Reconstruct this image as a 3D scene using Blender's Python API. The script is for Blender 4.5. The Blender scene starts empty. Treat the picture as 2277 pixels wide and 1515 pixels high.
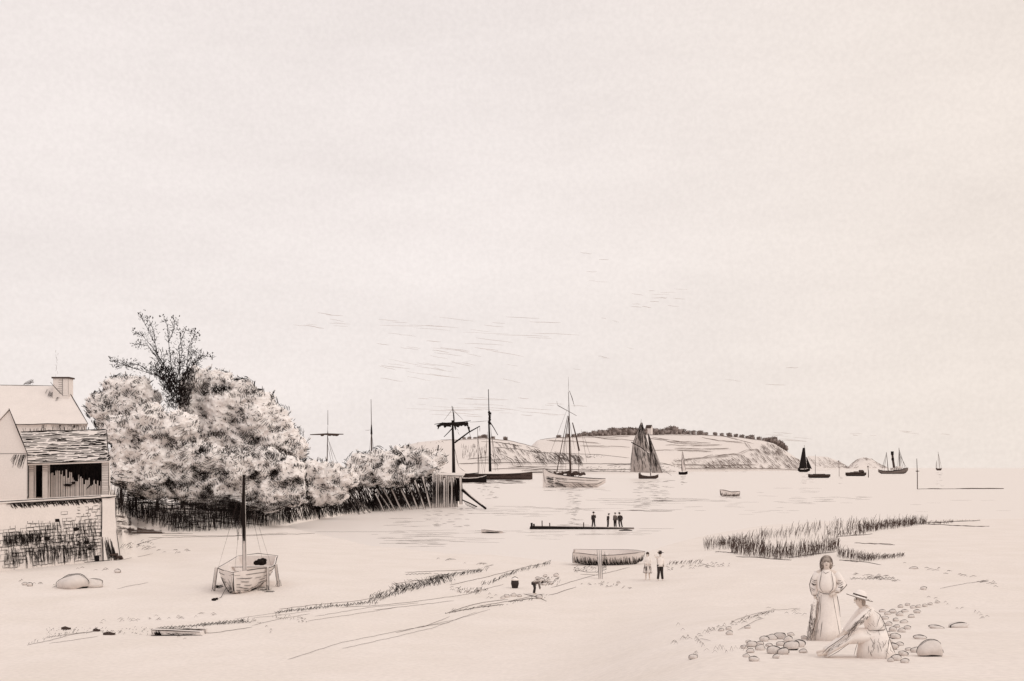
import bpy, math, random
from mathutils import Vector as V, noise as N
random.seed(7)
SC = bpy.context.scene
COL = SC.collection
F = 2400.0; CX = 1138.5; HY = 1040.0; EYE = 7.0
R = random.random
def U(a, b): return a + (b - a) * R()
def lerp(a, b, t): return a + (b - a) * t
def sm(a, b, x):
    t = min(1, max(0, (x - a) / (b - a))); return t * t * (3 - 2 * t)
def interp(tab, x):
    if x <= tab[0][0]: return tab[0][1]
    for (x0, y0), (x1, y1) in zip(tab, tab[1:]):
        if x <= x1: return y0 + (y1 - y0) * (x - x0) / (x1 - x0)
    return tab[-1][1]
def P(u, py, D):
    return V(((u - CX) / F * D, D, EYE - (py - HY) / F * D))

# ------------------------------------------------------------- materials
def mat(name, c, rough=0.9, var=0.12, scale=3.0, spec=0.1, c2=None, bump=0.0, bscale=30):
    m = bpy.data.materials.new(name); m.use_nodes = True
    nt = m.node_tree; b = nt.nodes['Principled BSDF']
    b.inputs['Roughness'].default_value = rough
    b.inputs['Specular IOR Level'].default_value = spec
    tc = nt.nodes.new('ShaderNodeTexCoord')
    n = nt.nodes.new('ShaderNodeTexNoise'); n.inputs['Scale'].default_value = scale
    n.inputs['Detail'].default_value = 5
    nt.links.new(tc.outputs['Object'], n.inputs['Vector'])
    r = nt.nodes.new('ShaderNodeValToRGB')
    d = c2 if c2 else tuple(x * (1 - var) for x in c)
    r.color_ramp.elements[0].position = 0.3; r.color_ramp.elements[1].position = 0.7
    r.color_ramp.elements[0].color = (*d, 1); r.color_ramp.elements[1].color = (*c, 1)
    nt.links.new(n.outputs['Fac'], r.inputs['Fac'])
    nt.links.new(r.outputs['Color'], b.inputs['Base Color'])
    if bump:
        n2 = nt.nodes.new('ShaderNodeTexNoise'); n2.inputs['Scale'].default_value = bscale
        n2.inputs['Detail'].default_value = 4
        nt.links.new(tc.outputs['Object'], n2.inputs['Vector'])
        bp = nt.nodes.new('ShaderNodeBump'); bp.inputs['Strength'].default_value = bump
        bp.inputs['Distance'].default_value = 0.05
        nt.links.new(n2.outputs['Fac'], bp.inputs['Height'])
        nt.links.new(bp.outputs['Normal'], b.inputs['Normal'])
    return m
M = dict(
    ink=mat('dark_sepia', (.016, .011, .010), var=.3),
    mid=mat('brown_sepia', (.085, .060, .052), var=.25),
    soft=mat('faded_sepia', (.20, .155, .138), var=.2),
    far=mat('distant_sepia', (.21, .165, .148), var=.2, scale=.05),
    sand=mat('pale_sand', (.79, .724, .684), scale=.35, c2=(.745, .678, .630), bump=.3, bscale=7),
    hill=mat('pale_fields', (.75, .685, .65), var=.06, scale=.004),
    leaf=mat('pale_leaves', (.94, .90, .88), var=.02, scale=1.4, spec=.0),
    plaster=mat('pale_plaster', (.80, .735, .70), var=.06, scale=.8, bump=.2),
    stone=mat('pale_stone', (.74, .675, .64), var=.14, scale=5, bump=.35, bscale=25),
    wood=mat('pale_wood', (.76, .695, .66), var=.12, scale=4, bump=.2),
    sail=mat('grey_brown_sailcloth', (.52, .46, .435), var=.35, scale=.35),
    dsail=mat('dark_tanned_sailcloth', (.022, .017, .017), var=.3, scale=.3),
    wsail=mat('white_sailcloth', (.78, .71, .68), var=.08, scale=.4),
    dark=mat('shadowy_boards', (.012, .009, .010), var=.3),
    cloth=mat('pale_linen', (.88, .815, .775), var=.05, scale=9),
    dcloth=mat('dark_wool', (.05, .04, .038), var=.3, scale=12),
    gcloth=mat('grey_brown_wool', (.22, .18, .165), var=.25, scale=12),
    skin=mat('pale_skin', (.72, .63, .57), var=.06, scale=9),
    hair=mat('brown_hair', (.10, .075, .065), var=.4, scale=40),
    tcrown=mat('dull_foliage', (.36, .30, .28), var=.4, scale=.15),
    lhair=mat('fair_hair', (.45, .385, .345), var=.3, scale=30),
    cloud=mat('grey_cloud', (.60, .54, .515), var=.2, scale=.002),
)

# fine grain of the sand
def grain(m, scale, amp):
    nt = m.node_tree; b = nt.nodes['Principled BSDF']; src = b.inputs['Base Color'].links[0].from_socket
    tc = nt.nodes.new('ShaderNodeTexCoord'); n = nt.nodes.new('ShaderNodeTexNoise'); n.inputs['Scale'].default_value = scale; n.inputs['Detail'].default_value = 3
    nt.links.new(tc.outputs['Object'], n.inputs['Vector']); r = nt.nodes.new('ShaderNodeMapRange')
    r.inputs['From Min'].default_value = .3; r.inputs['From Max'].default_value = .7; r.inputs['To Min'].default_value = 1 - amp; r.inputs['To Max'].default_value = 1 + amp * .6
    nt.links.new(n.outputs['Fac'], r.inputs['Value']); v = nt.nodes.new('ShaderNodeVectorMath'); v.operation = 'SCALE'
    nt.links.new(src, v.inputs[0]); nt.links.new(r.outputs['Result'], v.inputs['Scale']); nt.links.new(v.outputs[0], b.inputs['Base Color'])
grain(M['sand'], 7.0, .07); grain(M['plaster'], 9.0, .05); grain(M['cloth'], 30.0, .04)
# thin leaves let light through
_nt = M['leaf'].node_tree; _b = _nt.nodes['Principled BSDF']; _t = _nt.nodes.new('ShaderNodeBsdfTranslucent'); _m = _nt.nodes.new('ShaderNodeMixShader')
_c = _b.inputs['Base Color'].links[0].from_socket; _nt.links.new(_c, _t.inputs['Color']); _m.inputs[0].default_value = .05
_nt.links.new(_b.outputs[0], _m.inputs[1]); _nt.links.new(_t.outputs[0], _m.inputs[2]); _nt.links.new(_m.outputs[0], _nt.nodes['Material Output'].inputs['Surface'])
# ------------------------------------------------------------- mesh builder
class MB:
    def __init__(s): s.v = []; s.f = []; s.m = []
    def poly(s, pts, m=0):
        i = len(s.v); s.v += [tuple(p) for p in pts]; s.f.append(tuple(range(i, i + len(pts)))); s.m.append(m)
    def hexa(s, p, m=0):      # p: 8 pts, bottom 4 ccw then top 4
        i = len(s.v); s.v += [tuple(q) for q in p]
        for a in ((3, 2, 1, 0), (4, 5, 6, 7), (0, 1, 5, 4), (1, 2, 6, 5), (2, 3, 7, 6), (3, 0, 4, 7)):
            s.f.append(tuple(i + k for k in a)); s.m.append(m)
    def box(s, c, d, m=0, rz=0):
        ca, sa = math.cos(rz), math.sin(rz); pts = []
        for z in (-.5, .5):
            for x, y in ((-.5, -.5), (.5, -.5), (.5, .5), (-.5, .5)):
                X, Y = x * d[0], y * d[1]
                pts.append((c[0] + X * ca - Y * sa, c[1] + X * sa + Y * ca, c[2] + z * d[2]))
        s.hexa(pts, m)
    def tube(s, pts, r, sides=3, m=0, cap=True):
        n = len(pts); pts = [V(p) for p in pts]
        rs = r if isinstance(r, (list, tuple)) else [r] * n
        i0 = len(s.v); ref = None
        for k in range(n):
            t = (pts[min(k + 1, n - 1)] - pts[max(k - 1, 0)])
            if t.length < 1e-9: t = V((0, 0, 1))
            t.normalize()
            if ref is None:
                ref = t.cross(V((.13, .21, .97))) if abs(t.z) < .95 else t.cross(V((1, .1, .05)))
            a = ref - t * ref.dot(t)
            if a.length < 1e-6: a = t.orthogonal()
            a.normalize(); b = t.cross(a); ref = a
            for j in range(sides):
                an = 2 * math.pi * j / sides
                s.v.append(tuple(pts[k] + (a * math.cos(an) + b * math.sin(an)) * rs[k]))
        for k in range(n - 1):
            for j in range(sides):
                q = i0 + k * sides
                s.f.append((q + j, q + (j + 1) % sides, q + sides + (j + 1) % sides, q + sides + j)); s.m.append(m)
        if cap:
            s.f.append(tuple(i0 + j for j in reversed(range(sides)))); s.m.append(m)
            s.f.append(tuple(i0 + (n - 1) * sides + j for j in range(sides))); s.m.append(m)
    def stroke(s, pts, w, m=0, sides=3):          # tapered both ends
        n = len(pts)
        s.tube(pts, [w * .5 * (.45 if k in (0, n - 1) else 1) for k in range(n)], sides, m)
    def loft(s, rings, m=0, cap=True, closed=True):
        i0 = len(s.v); n = len(rings[0])
        for r in rings: s.v += [tuple(p) for p in r]
        for k in range(len(rings) - 1):
            for j in range(n if closed else n - 1):
                q = i0 + k * n
                s.f.append((q + j, q + (j + 1) % n, q + n + (j + 1) % n, q + n + j)); s.m.append(m)
        if cap:
            s.f.append(tuple(i0 + j for j in reversed(range(n)))); s.m.append(m)
            s.f.append(tuple(i0 + (len(rings) - 1) * n + j for j in range(n))); s.m.append(m)
    def blob(s, c, r, m=0, seg=10, rows=7, amp=.12, fr=1.3, seed=0, mlow=None, lowz=-.35):
        c = V(c); rr = []
        for k in range(rows + 1):
            th = math.pi * k / rows; ring = []
            for j in range(seg):
                ph = 2 * math.pi * j / seg
                n = V((math.sin(th) * math.cos(ph), math.sin(th) * math.sin(ph), -math.cos(th)))
                d = 1 + amp * 2 * N.noise(n * fr + V((seed * 7.1, seed * 3.3, seed)))
                ring.append(c + V((n.x * r[0], n.y * r[1], n.z * r[2])) * d)
            rr.append(ring)
        i = len(s.f)
        s.loft(rr, m, cap=False)
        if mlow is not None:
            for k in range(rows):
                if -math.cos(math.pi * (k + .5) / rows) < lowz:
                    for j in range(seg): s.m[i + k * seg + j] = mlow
    def build(s, name, mats, parent=None, smooth=False, loc=None):
        me = bpy.data.meshes.new(name); me.from_pydata(s.v, [], s.f)
        if not isinstance(mats, (list, tuple)): mats = [mats]
        for mm in mats: me.materials.append(M[mm] if isinstance(mm, str) else mm)
        if len(mats) > 1: me.polygons.foreach_set('material_index', s.m)
        if smooth: me.polygons.foreach_set('use_smooth', [True] * len(me.polygons))
        me.update()
        o = bpy.data.objects.new(name, me); COL.objects.link(o)
        if parent: o.parent = parent
        if loc is not None: o.location = loc
        return o
def tag(o, label=None, cat=None, group=None, kind=None):
    if label: o['label'] = label
    if cat: o['category'] = cat
    if group: o['group'] = group
    if kind: o['kind'] = kind
    return o
def empty(name, loc, label, cat, group=None, rz=0):
    o = bpy.data.objects.new(name, None); COL.objects.link(o); o.location = loc
    o.rotation_euler = (0, 0, rz); o.empty_display_size = .2
    return tag(o, label, cat, group)

# ------------------------------------------------------------- terrain
SHORE = [(u, F * EYE / (py - HY)) for u, py in
         ((640, 1172), (700, 1186), (820, 1213), (1000, 1230), (1100, 1234), (1200, 1244), (1290, 1252),
          (1360, 1246), (1430, 1230), (1560, 1192), (1700, 1168), (1850, 1158), (2000, 1156), (2400, 1152), (3200, 1150))]
FRONT = [(u, F * (EYE - .2) / (py - HY)) for u, py in
         ((-300, 1160), (250, 1160), (380, 1187), (560, 1177), (640, 1167), (700, 1157), (820, 1138), (1000, 1125), (1040, 1124))]
def wall_y(u): return interp([(-60, 65.5), (232, 74.5), (250, 75.2)], u)
def terr(x, y):
    yy = max(y, 4.0); u = CX + x / yy * F
    yf = interp(FRONT, u)
    ys = interp(SHORE, u) if u > 640 else yf + 3
    z = .012 * (ys - yy) if yy < ys else -.035 * (yy - ys)
    z = min(z, .75); z = max(z, -4)
    a = sm(900, 1650, u)
    y0 = lerp(50, 48, a); p = lerp(2.3, .88, a)
    if y < y0:
        z = z + (5.35 - z) * ((y0 - max(y, 0)) / y0) ** p
    # spit carrying the trees
    if u < 1060:
        s = y - yf
        k = sm(-1.5, 9, s) * (1 - sm(28, 50, s)) * (1 - sm(1020, 1050, u))
        sp = .1 + lerp(2.0, 1.1, sm(500, 1000, u)) * sm(0, 9, s)
        z = lerp(z, sp, k)
    # terrace behind the old wall
    if u < 330 and y > 60:
        k = (1 - sm(244, 300, u)) * sm(wall_y(u) + .35, wall_y(u) + .9, y) * (1 - sm(125, 150, y))
        z = lerp(z, 4.75, k)
    if 20 < y < 140: z += .05 * N.noise(V((x * .25, y * .12, 0))) * (1 if z > .1 else .3)
    return z
def hit(u, py):
    y = 6.0
    while y < 420:
        p = P(u, py, y)
        if p.z <= terr(p.x, p.y):
            lo, hi = y - .5, y
            for _ in range(12):
                md = (lo + hi) / 2; q = P(u, py, md)
                if q.z <= terr(q.x, q.y): hi = md
                else: lo = md
            q = P(u, py, hi); return V((q.x, q.y, terr(q.x, q.y)))
        y += .5
    return P(u, py, F * EYE / max(2, py - HY))
def wat(u, py):
    D = F * EYE / (py - HY); return P(u, py, D)

def build_setting():
    ys = [-14, -8, -4, 0]; y = 2.0
    while y < 330: ys.append(y); y += .6 + y * .008
    us = [CX + (i / 150.0 - 1) * 2600 for i in range(301)]
    mb = MB()
    for y in ys:
        w = max(y, 12.0)
        for u in us:
            x = (u - CX) / F * w; mb.v.append((x, y, terr(x, y)))
    n = len(us)
    for i in range(len(ys) - 1):
        for j in range(n - 1):
            a = i * n + j; mb.f.append((a, a + 1, a + n + 1, a + n)); mb.m.append(0)
    tag(mb.build('sand_beach', 'sand', smooth=True), kind='structure')
    # water
    wm = bpy.data.materials.new('estuary_water'); wm.use_nodes = True
    nt = wm.node_tree; b = nt.nodes['Principled BSDF']
    b.inputs['Base Color'].default_value = (.76, .695, .655, 1); b.inputs['Roughness'].default_value = .35
    b.inputs['Specular IOR Level'].default_value = .05
    tc = nt.nodes.new('ShaderNodeTexCoord'); mp = nt.nodes.new('ShaderNodeMapping')
    mp.inputs['Scale'].default_value = (.10, .5, 1)
    n1 = nt.nodes.new('ShaderNodeTexNoise'); n1.inputs['Scale'].default_value = 1.0; n1.inputs['Detail'].default_value = 5
    bp = nt.nodes.new('ShaderNodeBump'); bp.inputs['Strength'].default_value = .35; bp.inputs['Distance'].default_value = .25
    nt.links.new(tc.outputs['Object'], mp.inputs['Vector']); nt.links.new(mp.outputs['Vector'], n1.inputs['Vector'])
    nt.links.new(n1.outputs['Fac'], bp.inputs['Height']); nt.links.new(bp.outputs['Normal'], b.inputs['Normal'])
    mb = MB(); mb.poly([(-12000, 40, 0), (12000, 40, 0), (12000, 16000, 0), (-12000, 16000, 0)])
    tag(mb.build('water', wm), kind='structure')
build_setting()

# ------------------------------------------------------------- camera, light, sky
cam = bpy.data.cameras.new('camera'); co = bpy.data.objects.new('camera', cam); COL.objects.link(co)
co.location = (0, 0, EYE); co.rotation_euler = (math.pi / 2, 0, 0)
cam.sensor_width = 36; cam.lens = 36 * F / 2277; cam.shift_y = (HY - 757.5) / 2277
cam.clip_end = 30000; cam.clip_start = .2
SC.camera = co
sl = bpy.data.lights.new('sun', 'SUN'); so = bpy.data.objects.new('sun', sl); COL.objects.link(so)
sl.energy = .85; sl.angle = math.radians(35); sl.color = (1, .955, .90)
EL, AZ = math.radians(48), math.radians(125)      # azimuth clockwise from +Y: upper right, behind the viewer
sd = V((math.sin(AZ) * math.cos(EL), math.cos(AZ) * math.cos(EL), math.sin(EL)))
so.rotation_euler = sd.to_track_quat('Z', 'Y').to_euler()
w = bpy.data.worlds.new('World'); SC.world = w; w.use_nodes = True
nt = w.node_tree; bg = nt.nodes['Background']
sk = nt.nodes.new('ShaderNodeTexSky'); sk.sky_type = 'NISHITA'; sk.sun_disc = False
sk.sun_elevation = EL; sk.sun_rotation = AZ; sk.dust_density = 4
sc_ = nt.nodes.new('ShaderNodeVectorMath'); sc_.operation = 'SCALE'; sc_.inputs['Scale'].default_value = .10
nt.links.new(sk.outputs['Color'], sc_.inputs[0])
tc = nt.nodes.new('ShaderNodeTexCoord'); mp = nt.nodes.new('ShaderNodeMapping'); mp.inputs['Scale'].default_value = (1.6, 1.6, 6)
ns = nt.nodes.new('ShaderNodeTexNoise'); ns.inputs['Scale'].default_value = 1.5; ns.inputs['Detail'].default_value = 7
nt.links.new(tc.outputs['Generated'], mp.inputs['Vector']); nt.links.new(mp.outputs['Vector'], ns.inputs['Vector'])
cr = nt.nodes.new('ShaderNodeValToRGB')
e = cr.color_ramp.elements
e[0].position = .34; e[0].color = (.81, .738, .708, 1)
e[1].position = .66; e[1].color = (.89, .815, .783, 1)
nt.links.new(ns.outputs['Fac'], cr.inputs['Fac'])
ns.inputs['Roughness'].default_value = .62; ns.inputs['Detail'].default_value = 12
sx = nt.nodes.new('ShaderNodeSeparateXYZ'); nt.links.new(tc.outputs['Generated'], sx.inputs[0])
mr = nt.nodes.new('ShaderNodeMapRange'); mr.inputs['From Min'].default_value = -.1; mr.inputs['From Max'].default_value = .5; mr.interpolation_type = 'SMOOTHSTEP'
nt.links.new(sx.outputs['X'], mr.inputs['Value'])
warm = nt.nodes.new('ShaderNodeMix'); warm.data_type = 'RGBA'; warm.blend_type = 'MULTIPLY'; warm.inputs[7].default_value = (.975, .95, .90, 1)
ng = nt.nodes.new('ShaderNodeTexNoise'); ng.inputs['Scale'].default_value = 270; ng.inputs['Detail'].default_value = 2
nt.links.new(tc.outputs['Generated'], ng.inputs['Vector'])
gr = nt.nodes.new('ShaderNodeMapRange'); gr.inputs['From Min'].default_value = .3; gr.inputs['From Max'].default_value = .7; gr.inputs['To Min'].default_value = .972; gr.inputs['To Max'].default_value = 1.024
nt.links.new(ng.outputs['Fac'], gr.inputs['Value'])
gs = nt.nodes.new('ShaderNodeVectorMath'); gs.operation = 'SCALE'; nt.links.new(cr.outputs['Color'], gs.inputs[0]); nt.links.new(gr.outputs['Result'], gs.inputs['Scale'])
nt.links.new(mr.outputs['Result'], warm.inputs[0]); nt.links.new(gs.outputs[0], warm.inputs[6])
mx = nt.nodes.new('ShaderNodeMix'); mx.data_type = 'RGBA'; mx.inputs[0].default_value = .95
nt.links.new(sc_.outputs[0], mx.inputs[6]); nt.links.new(warm.outputs[2], mx.inputs[7])
nt.links.new(mx.outputs[2], bg.inputs['Color']); bg.inputs['Strength'].default_value = 1.0
SC.render.engine = 'CYCLES'; SC.cycles.max_bounces = 16; SC.cycles.diffuse_bounces = 10
vs = SC.view_settings; vs.view_transform = 'Standard'; vs.look = 'None'; vs.exposure = .12; vs.gamma = 1
# ============================================================= helpers on world coordinates
def bw(mb, name, mats, root, smooth=False):
    L = V((0, 0, 0)); o = root
    while o is not None: L = L + o.location; o = o.parent
    mb.v = [(v[0] - L[0], v[1] - L[1], v[2] - L[2]) for v in mb.v]
    return mb.build(name, mats, root, smooth)
def topw(mb, name, mats, loc, smooth=False, **k):     # single-mesh thing with its origin at its base
    loc = V(loc); mb.v = [(v[0] - loc[0], v[1] - loc[1], v[2] - loc[2]) for v in mb.v]
    return tag(mb.build(name, mats, None, smooth, loc), **k)
def wob(a, b, n, amp):
    a, b = V(a), V(b); return [a.lerp(b, k / n) + (V((U(-1, 1), U(-1, 1), U(-1, 1))) * amp if 0 < k < n else V((0, 0, 0))) for k in range(n + 1)]

# ============================================================= old sea wall
def sea_wall():
    A, B = hit(-70, 1276), hit(231, 1247)
    A.z = terr(A.x, A.y) - .3; B.z = terr(B.x, B.y) - .3
    d = V((B.x - A.x, B.y - A.y, 0)); L = d.length; d.normalize(); nrm = V((d.y, -d.x, 0))   # towards the viewer
    if nrm.y > 0: nrm = -nrm
    zt = P(231, 1106, B.y).z; zA = P(-70, 1124, A.y).z
    def pt(s, h, o=0.0):          # s along, h 0..1 of height, o outwards
        z0 = lerp(A.z, B.z, s / L); z1 = lerp(zA, zt, s / L)
        q = V((A.x, A.y, 0)) + d * s + nrm * (o + .12 * (1 - h)); q.z = lerp(z0, z1, h); return q
    root = empty('stone_wall', hit(110, 1258), 'old rubble sea wall with a pale corner pier, below the tiled open shed', 'wall')
    mb = MB()
    mb.hexa([pt(0, 0), pt(L, 0), pt(L, 0, -.9), pt(0, 0, -.9), pt(0, 1), pt(L, 1), pt(L, 1, -.9), pt(0, 1, -.9)])
    bw(mb, 'masonry', 'plaster', root)
    mb = MB()                                     # coping slab, a little proud
    n = 16; rings = []
    for k in range(n + 1):
        s = L * k / n + (0.02 if k == n else 0); w_ = U(-.02, .02)
        rings.append([pt(s, 1.0, .07 + w_) + V((0, 0, .004)), pt(s, 1.0, -.95) + V((0, 0, .004)), pt(s, 1.0, -.95) + V((0, 0, .12)), pt(s, 1.0, .05 + w_) + V((0, 0, .11 + w_))])
    mb.loft(rings); bw(mb, 'coping', 'plaster', root)
    # short dark strokes below the coping, and its edge lines
    mb = MB()
    s = L * .28
    while s < L - .1:
        mb.stroke([pt(s, .985, .06), pt(s + .1, .965 - U(0, .02), .04), pt(s + .22, .95 - U(0, .045), .03)], U(.05, .10)); s += U(.05, .16)
    mb.stroke([pt(L * f_, .985 + U(-.006, .006), .075) for f_ in [.25 + .75 * k / 12 for k in range(13)]], .085)
    mb.stroke([pt(L * f_, 1.0, .07) + V((0, 0, .12)) for f_ in [k / 12 for k in range(13)]], .05)
    bw(mb, 'coping_stroke', 'ink', root)
    # open joints between the stones
    mb = MB(); H = zt - B.z
    for row in range(17):
        h = .10 + row * .049
        s = U(.3, .6)
        while s < L - .15:
            f_ = s / L; wd = U(.2, .5)
            dens = sm(.86, .55, h) * .85 + sm(.62, .95, f_) * .55
            if h > .72: dens *= sm(.45, .9, f_)
            if h < .25: dens *= .45
            if f_ < .35: dens *= .75 if h < .6 else .2
            if R() < dens * 1.35:
                j = U(-.006, .006); o = .015
                e = min(s + wd, L - .05); th = U(.032, .062)
                c = [pt(s, h + j, o), pt(e, h + U(-.005, .005), o), pt(e, h + .04, o), pt(s, h + .042, o)]
                if R() < .8: mb.stroke([c[0], (c[0] + c[1]) / 2 + V((0, 0, U(-.02, .02))), c[1]], th)
                if R() < .75: mb.stroke([c[1], c[2]], th * .9)
                if R() < .45: mb.stroke([c[3], c[2]], th * .7)
                if R() < .40: mb.stroke([c[0], c[3]], th * .8)
                if R() < .018: mb.poly([q + nrm * .006 for q in c])
            s += wd
    bw(mb, 'open_joint', 'ink', root)
    # dark hanging weeds and stains of grass on the face
    mb = MB()
    for k in range(820):
        t = R()
        if t < .34:   f0, h0, hh = U(.22, .50), U(.42, .56), U(.05, .12)
        elif t < .60: f0, h0, hh = U(.48, .92), U(.30, .66), U(.05, .14)
        else:         f0, h0, hh = U(.23, .93), U(.14, .34), U(.08, .20)
        if t >= .6 and R() < .35 * (f0 < .5): continue
        s = f0 * L; dx = U(.02, .10)
        mb.stroke([pt(s, h0 + hh * .5, .03), pt(s + dx * .5, h0, .05), pt(s + dx, max(.02, h0 - hh * .5), .03)], U(.02, .038))
    for k in range(120):
        s = U(.24, .97) * L; h0 = U(.28, .50)
        mb.stroke([pt(s, h0, .03), pt(s + U(.15, .4), h0 + U(-.01, .012), .03)], U(.04, .08))
    bw(mb, 'wall_weeds', 'ink', root)
    # drain hole
    mb = MB(); s0 = L * .915
    mb.hexa([pt(s0, .045, .02), pt(s0 + .36, .045, .02), pt(s0 + .36, .045, -.3), pt(s0, .045, -.3), pt(s0, .155, .02), pt(s0 + .36, .155, .02), pt(s0 + .36, .155, -.3), pt(s0, .155, -.3)])
    bw(mb, 'drain_hole', 'dark', root)
    # corner pier with battered foot
    mb = MB(); E = .93
    def pq(s, z, o): q = V((A.x, A.y, 0)) + d * s + nrm * o; q.z = z; return q
    zb = B.z
    rings = []
    for h, s0, s1, o in ((0, -.35, E + .22, .34), (.2, -.32, E + .14, .26), (.45, -.28, E + .02, .14), (1, -.26, E - .06, .09)):
        z = lerp(zb, zt, h) ; rings.append([pq(L + s0, z, o), pq(L + s1, z, o), pq(L + s1, z, -1.0), pq(L + s0, z, -1.0)])
    mb.loft(rings)
    pr = bw(mb, 'corner_pier', 'plaster', root)
    mb = MB()
    rings = [[pq(L - .34, zt + z, .14), pq(L + E, zt + z, .14), pq(L + E + .02, zt + z, -1.05), pq(L - .34, zt + z, -1.05)] for z in (.004, .13)]
    mb.loft(rings); bw(mb, 'pier_cap', 'plaster', pr).location = -V(root.location) + V(root.location)
    mb = MB()
    # edge arrises and downward dark strokes at the pier foot
    for h0, h1, s0, s1, o, w_ in ((.98, .42, -.275, -.30, .12, .07), (.42, .0, -.295, -.36, .20, .09), (.99, .5, E - .05, E - .0, .10, .07), (.5, .02, E, E + .22, .16, .05)):
        mb.stroke([pq(L + lerp(s0, s1, k / 4), lerp(zb, zt, lerp(h0, h1, k / 4)), o + (.34 - o) * k / 4 * (h1 < .1) + .0) for k in range(5)], w_)
    mb.stroke([pq(L - .34, zt - .01, .15), pq(L + .3, zt - .02, .16), pq(L + E, zt + .03, .15)], .11)
    for k in range(46):
        s = L + U(-.15, .62); h0 = U(.22, .42); h1 = U(.03, .12)
        mb.stroke([pq(s, lerp(zb, zt, h0), .20), pq(s + .1, lerp(zb, zt, (h0 + h1) / 2), .27), pq(s + .2, lerp(zb, zt, h1), .34)], U(.025, .05))
    bw(mb, 'pier_stroke', 'ink', root)
    mb = MB()
    for k in range(9):
        q = pq(L + U(.3, 1.15), zb + U(.25, .75), U(.2, .5)); mb.blob(q, (U(.10, .2), U(.1, .16), U(.06, .12)), 0, 7, 5, .2, 1.5, k)
    bw(mb, 'fallen_rubble', 'mid', root)
    mb = MB()
    for k in range(5):
        q0 = hit(-60 + k * 62, 1272 - k * 5); q1 = hit(-4 + k * 62, 1267 - k * 5)
        mb.stroke([q0 + V((0, 0, .03)), (q0 + q1) / 2 + V((0, 0, .04)), q1 + V((0, 0, .02))], .06)
    bw(mb, 'wall_foot_weed', 'ink', root)
sea_wall()

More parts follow.
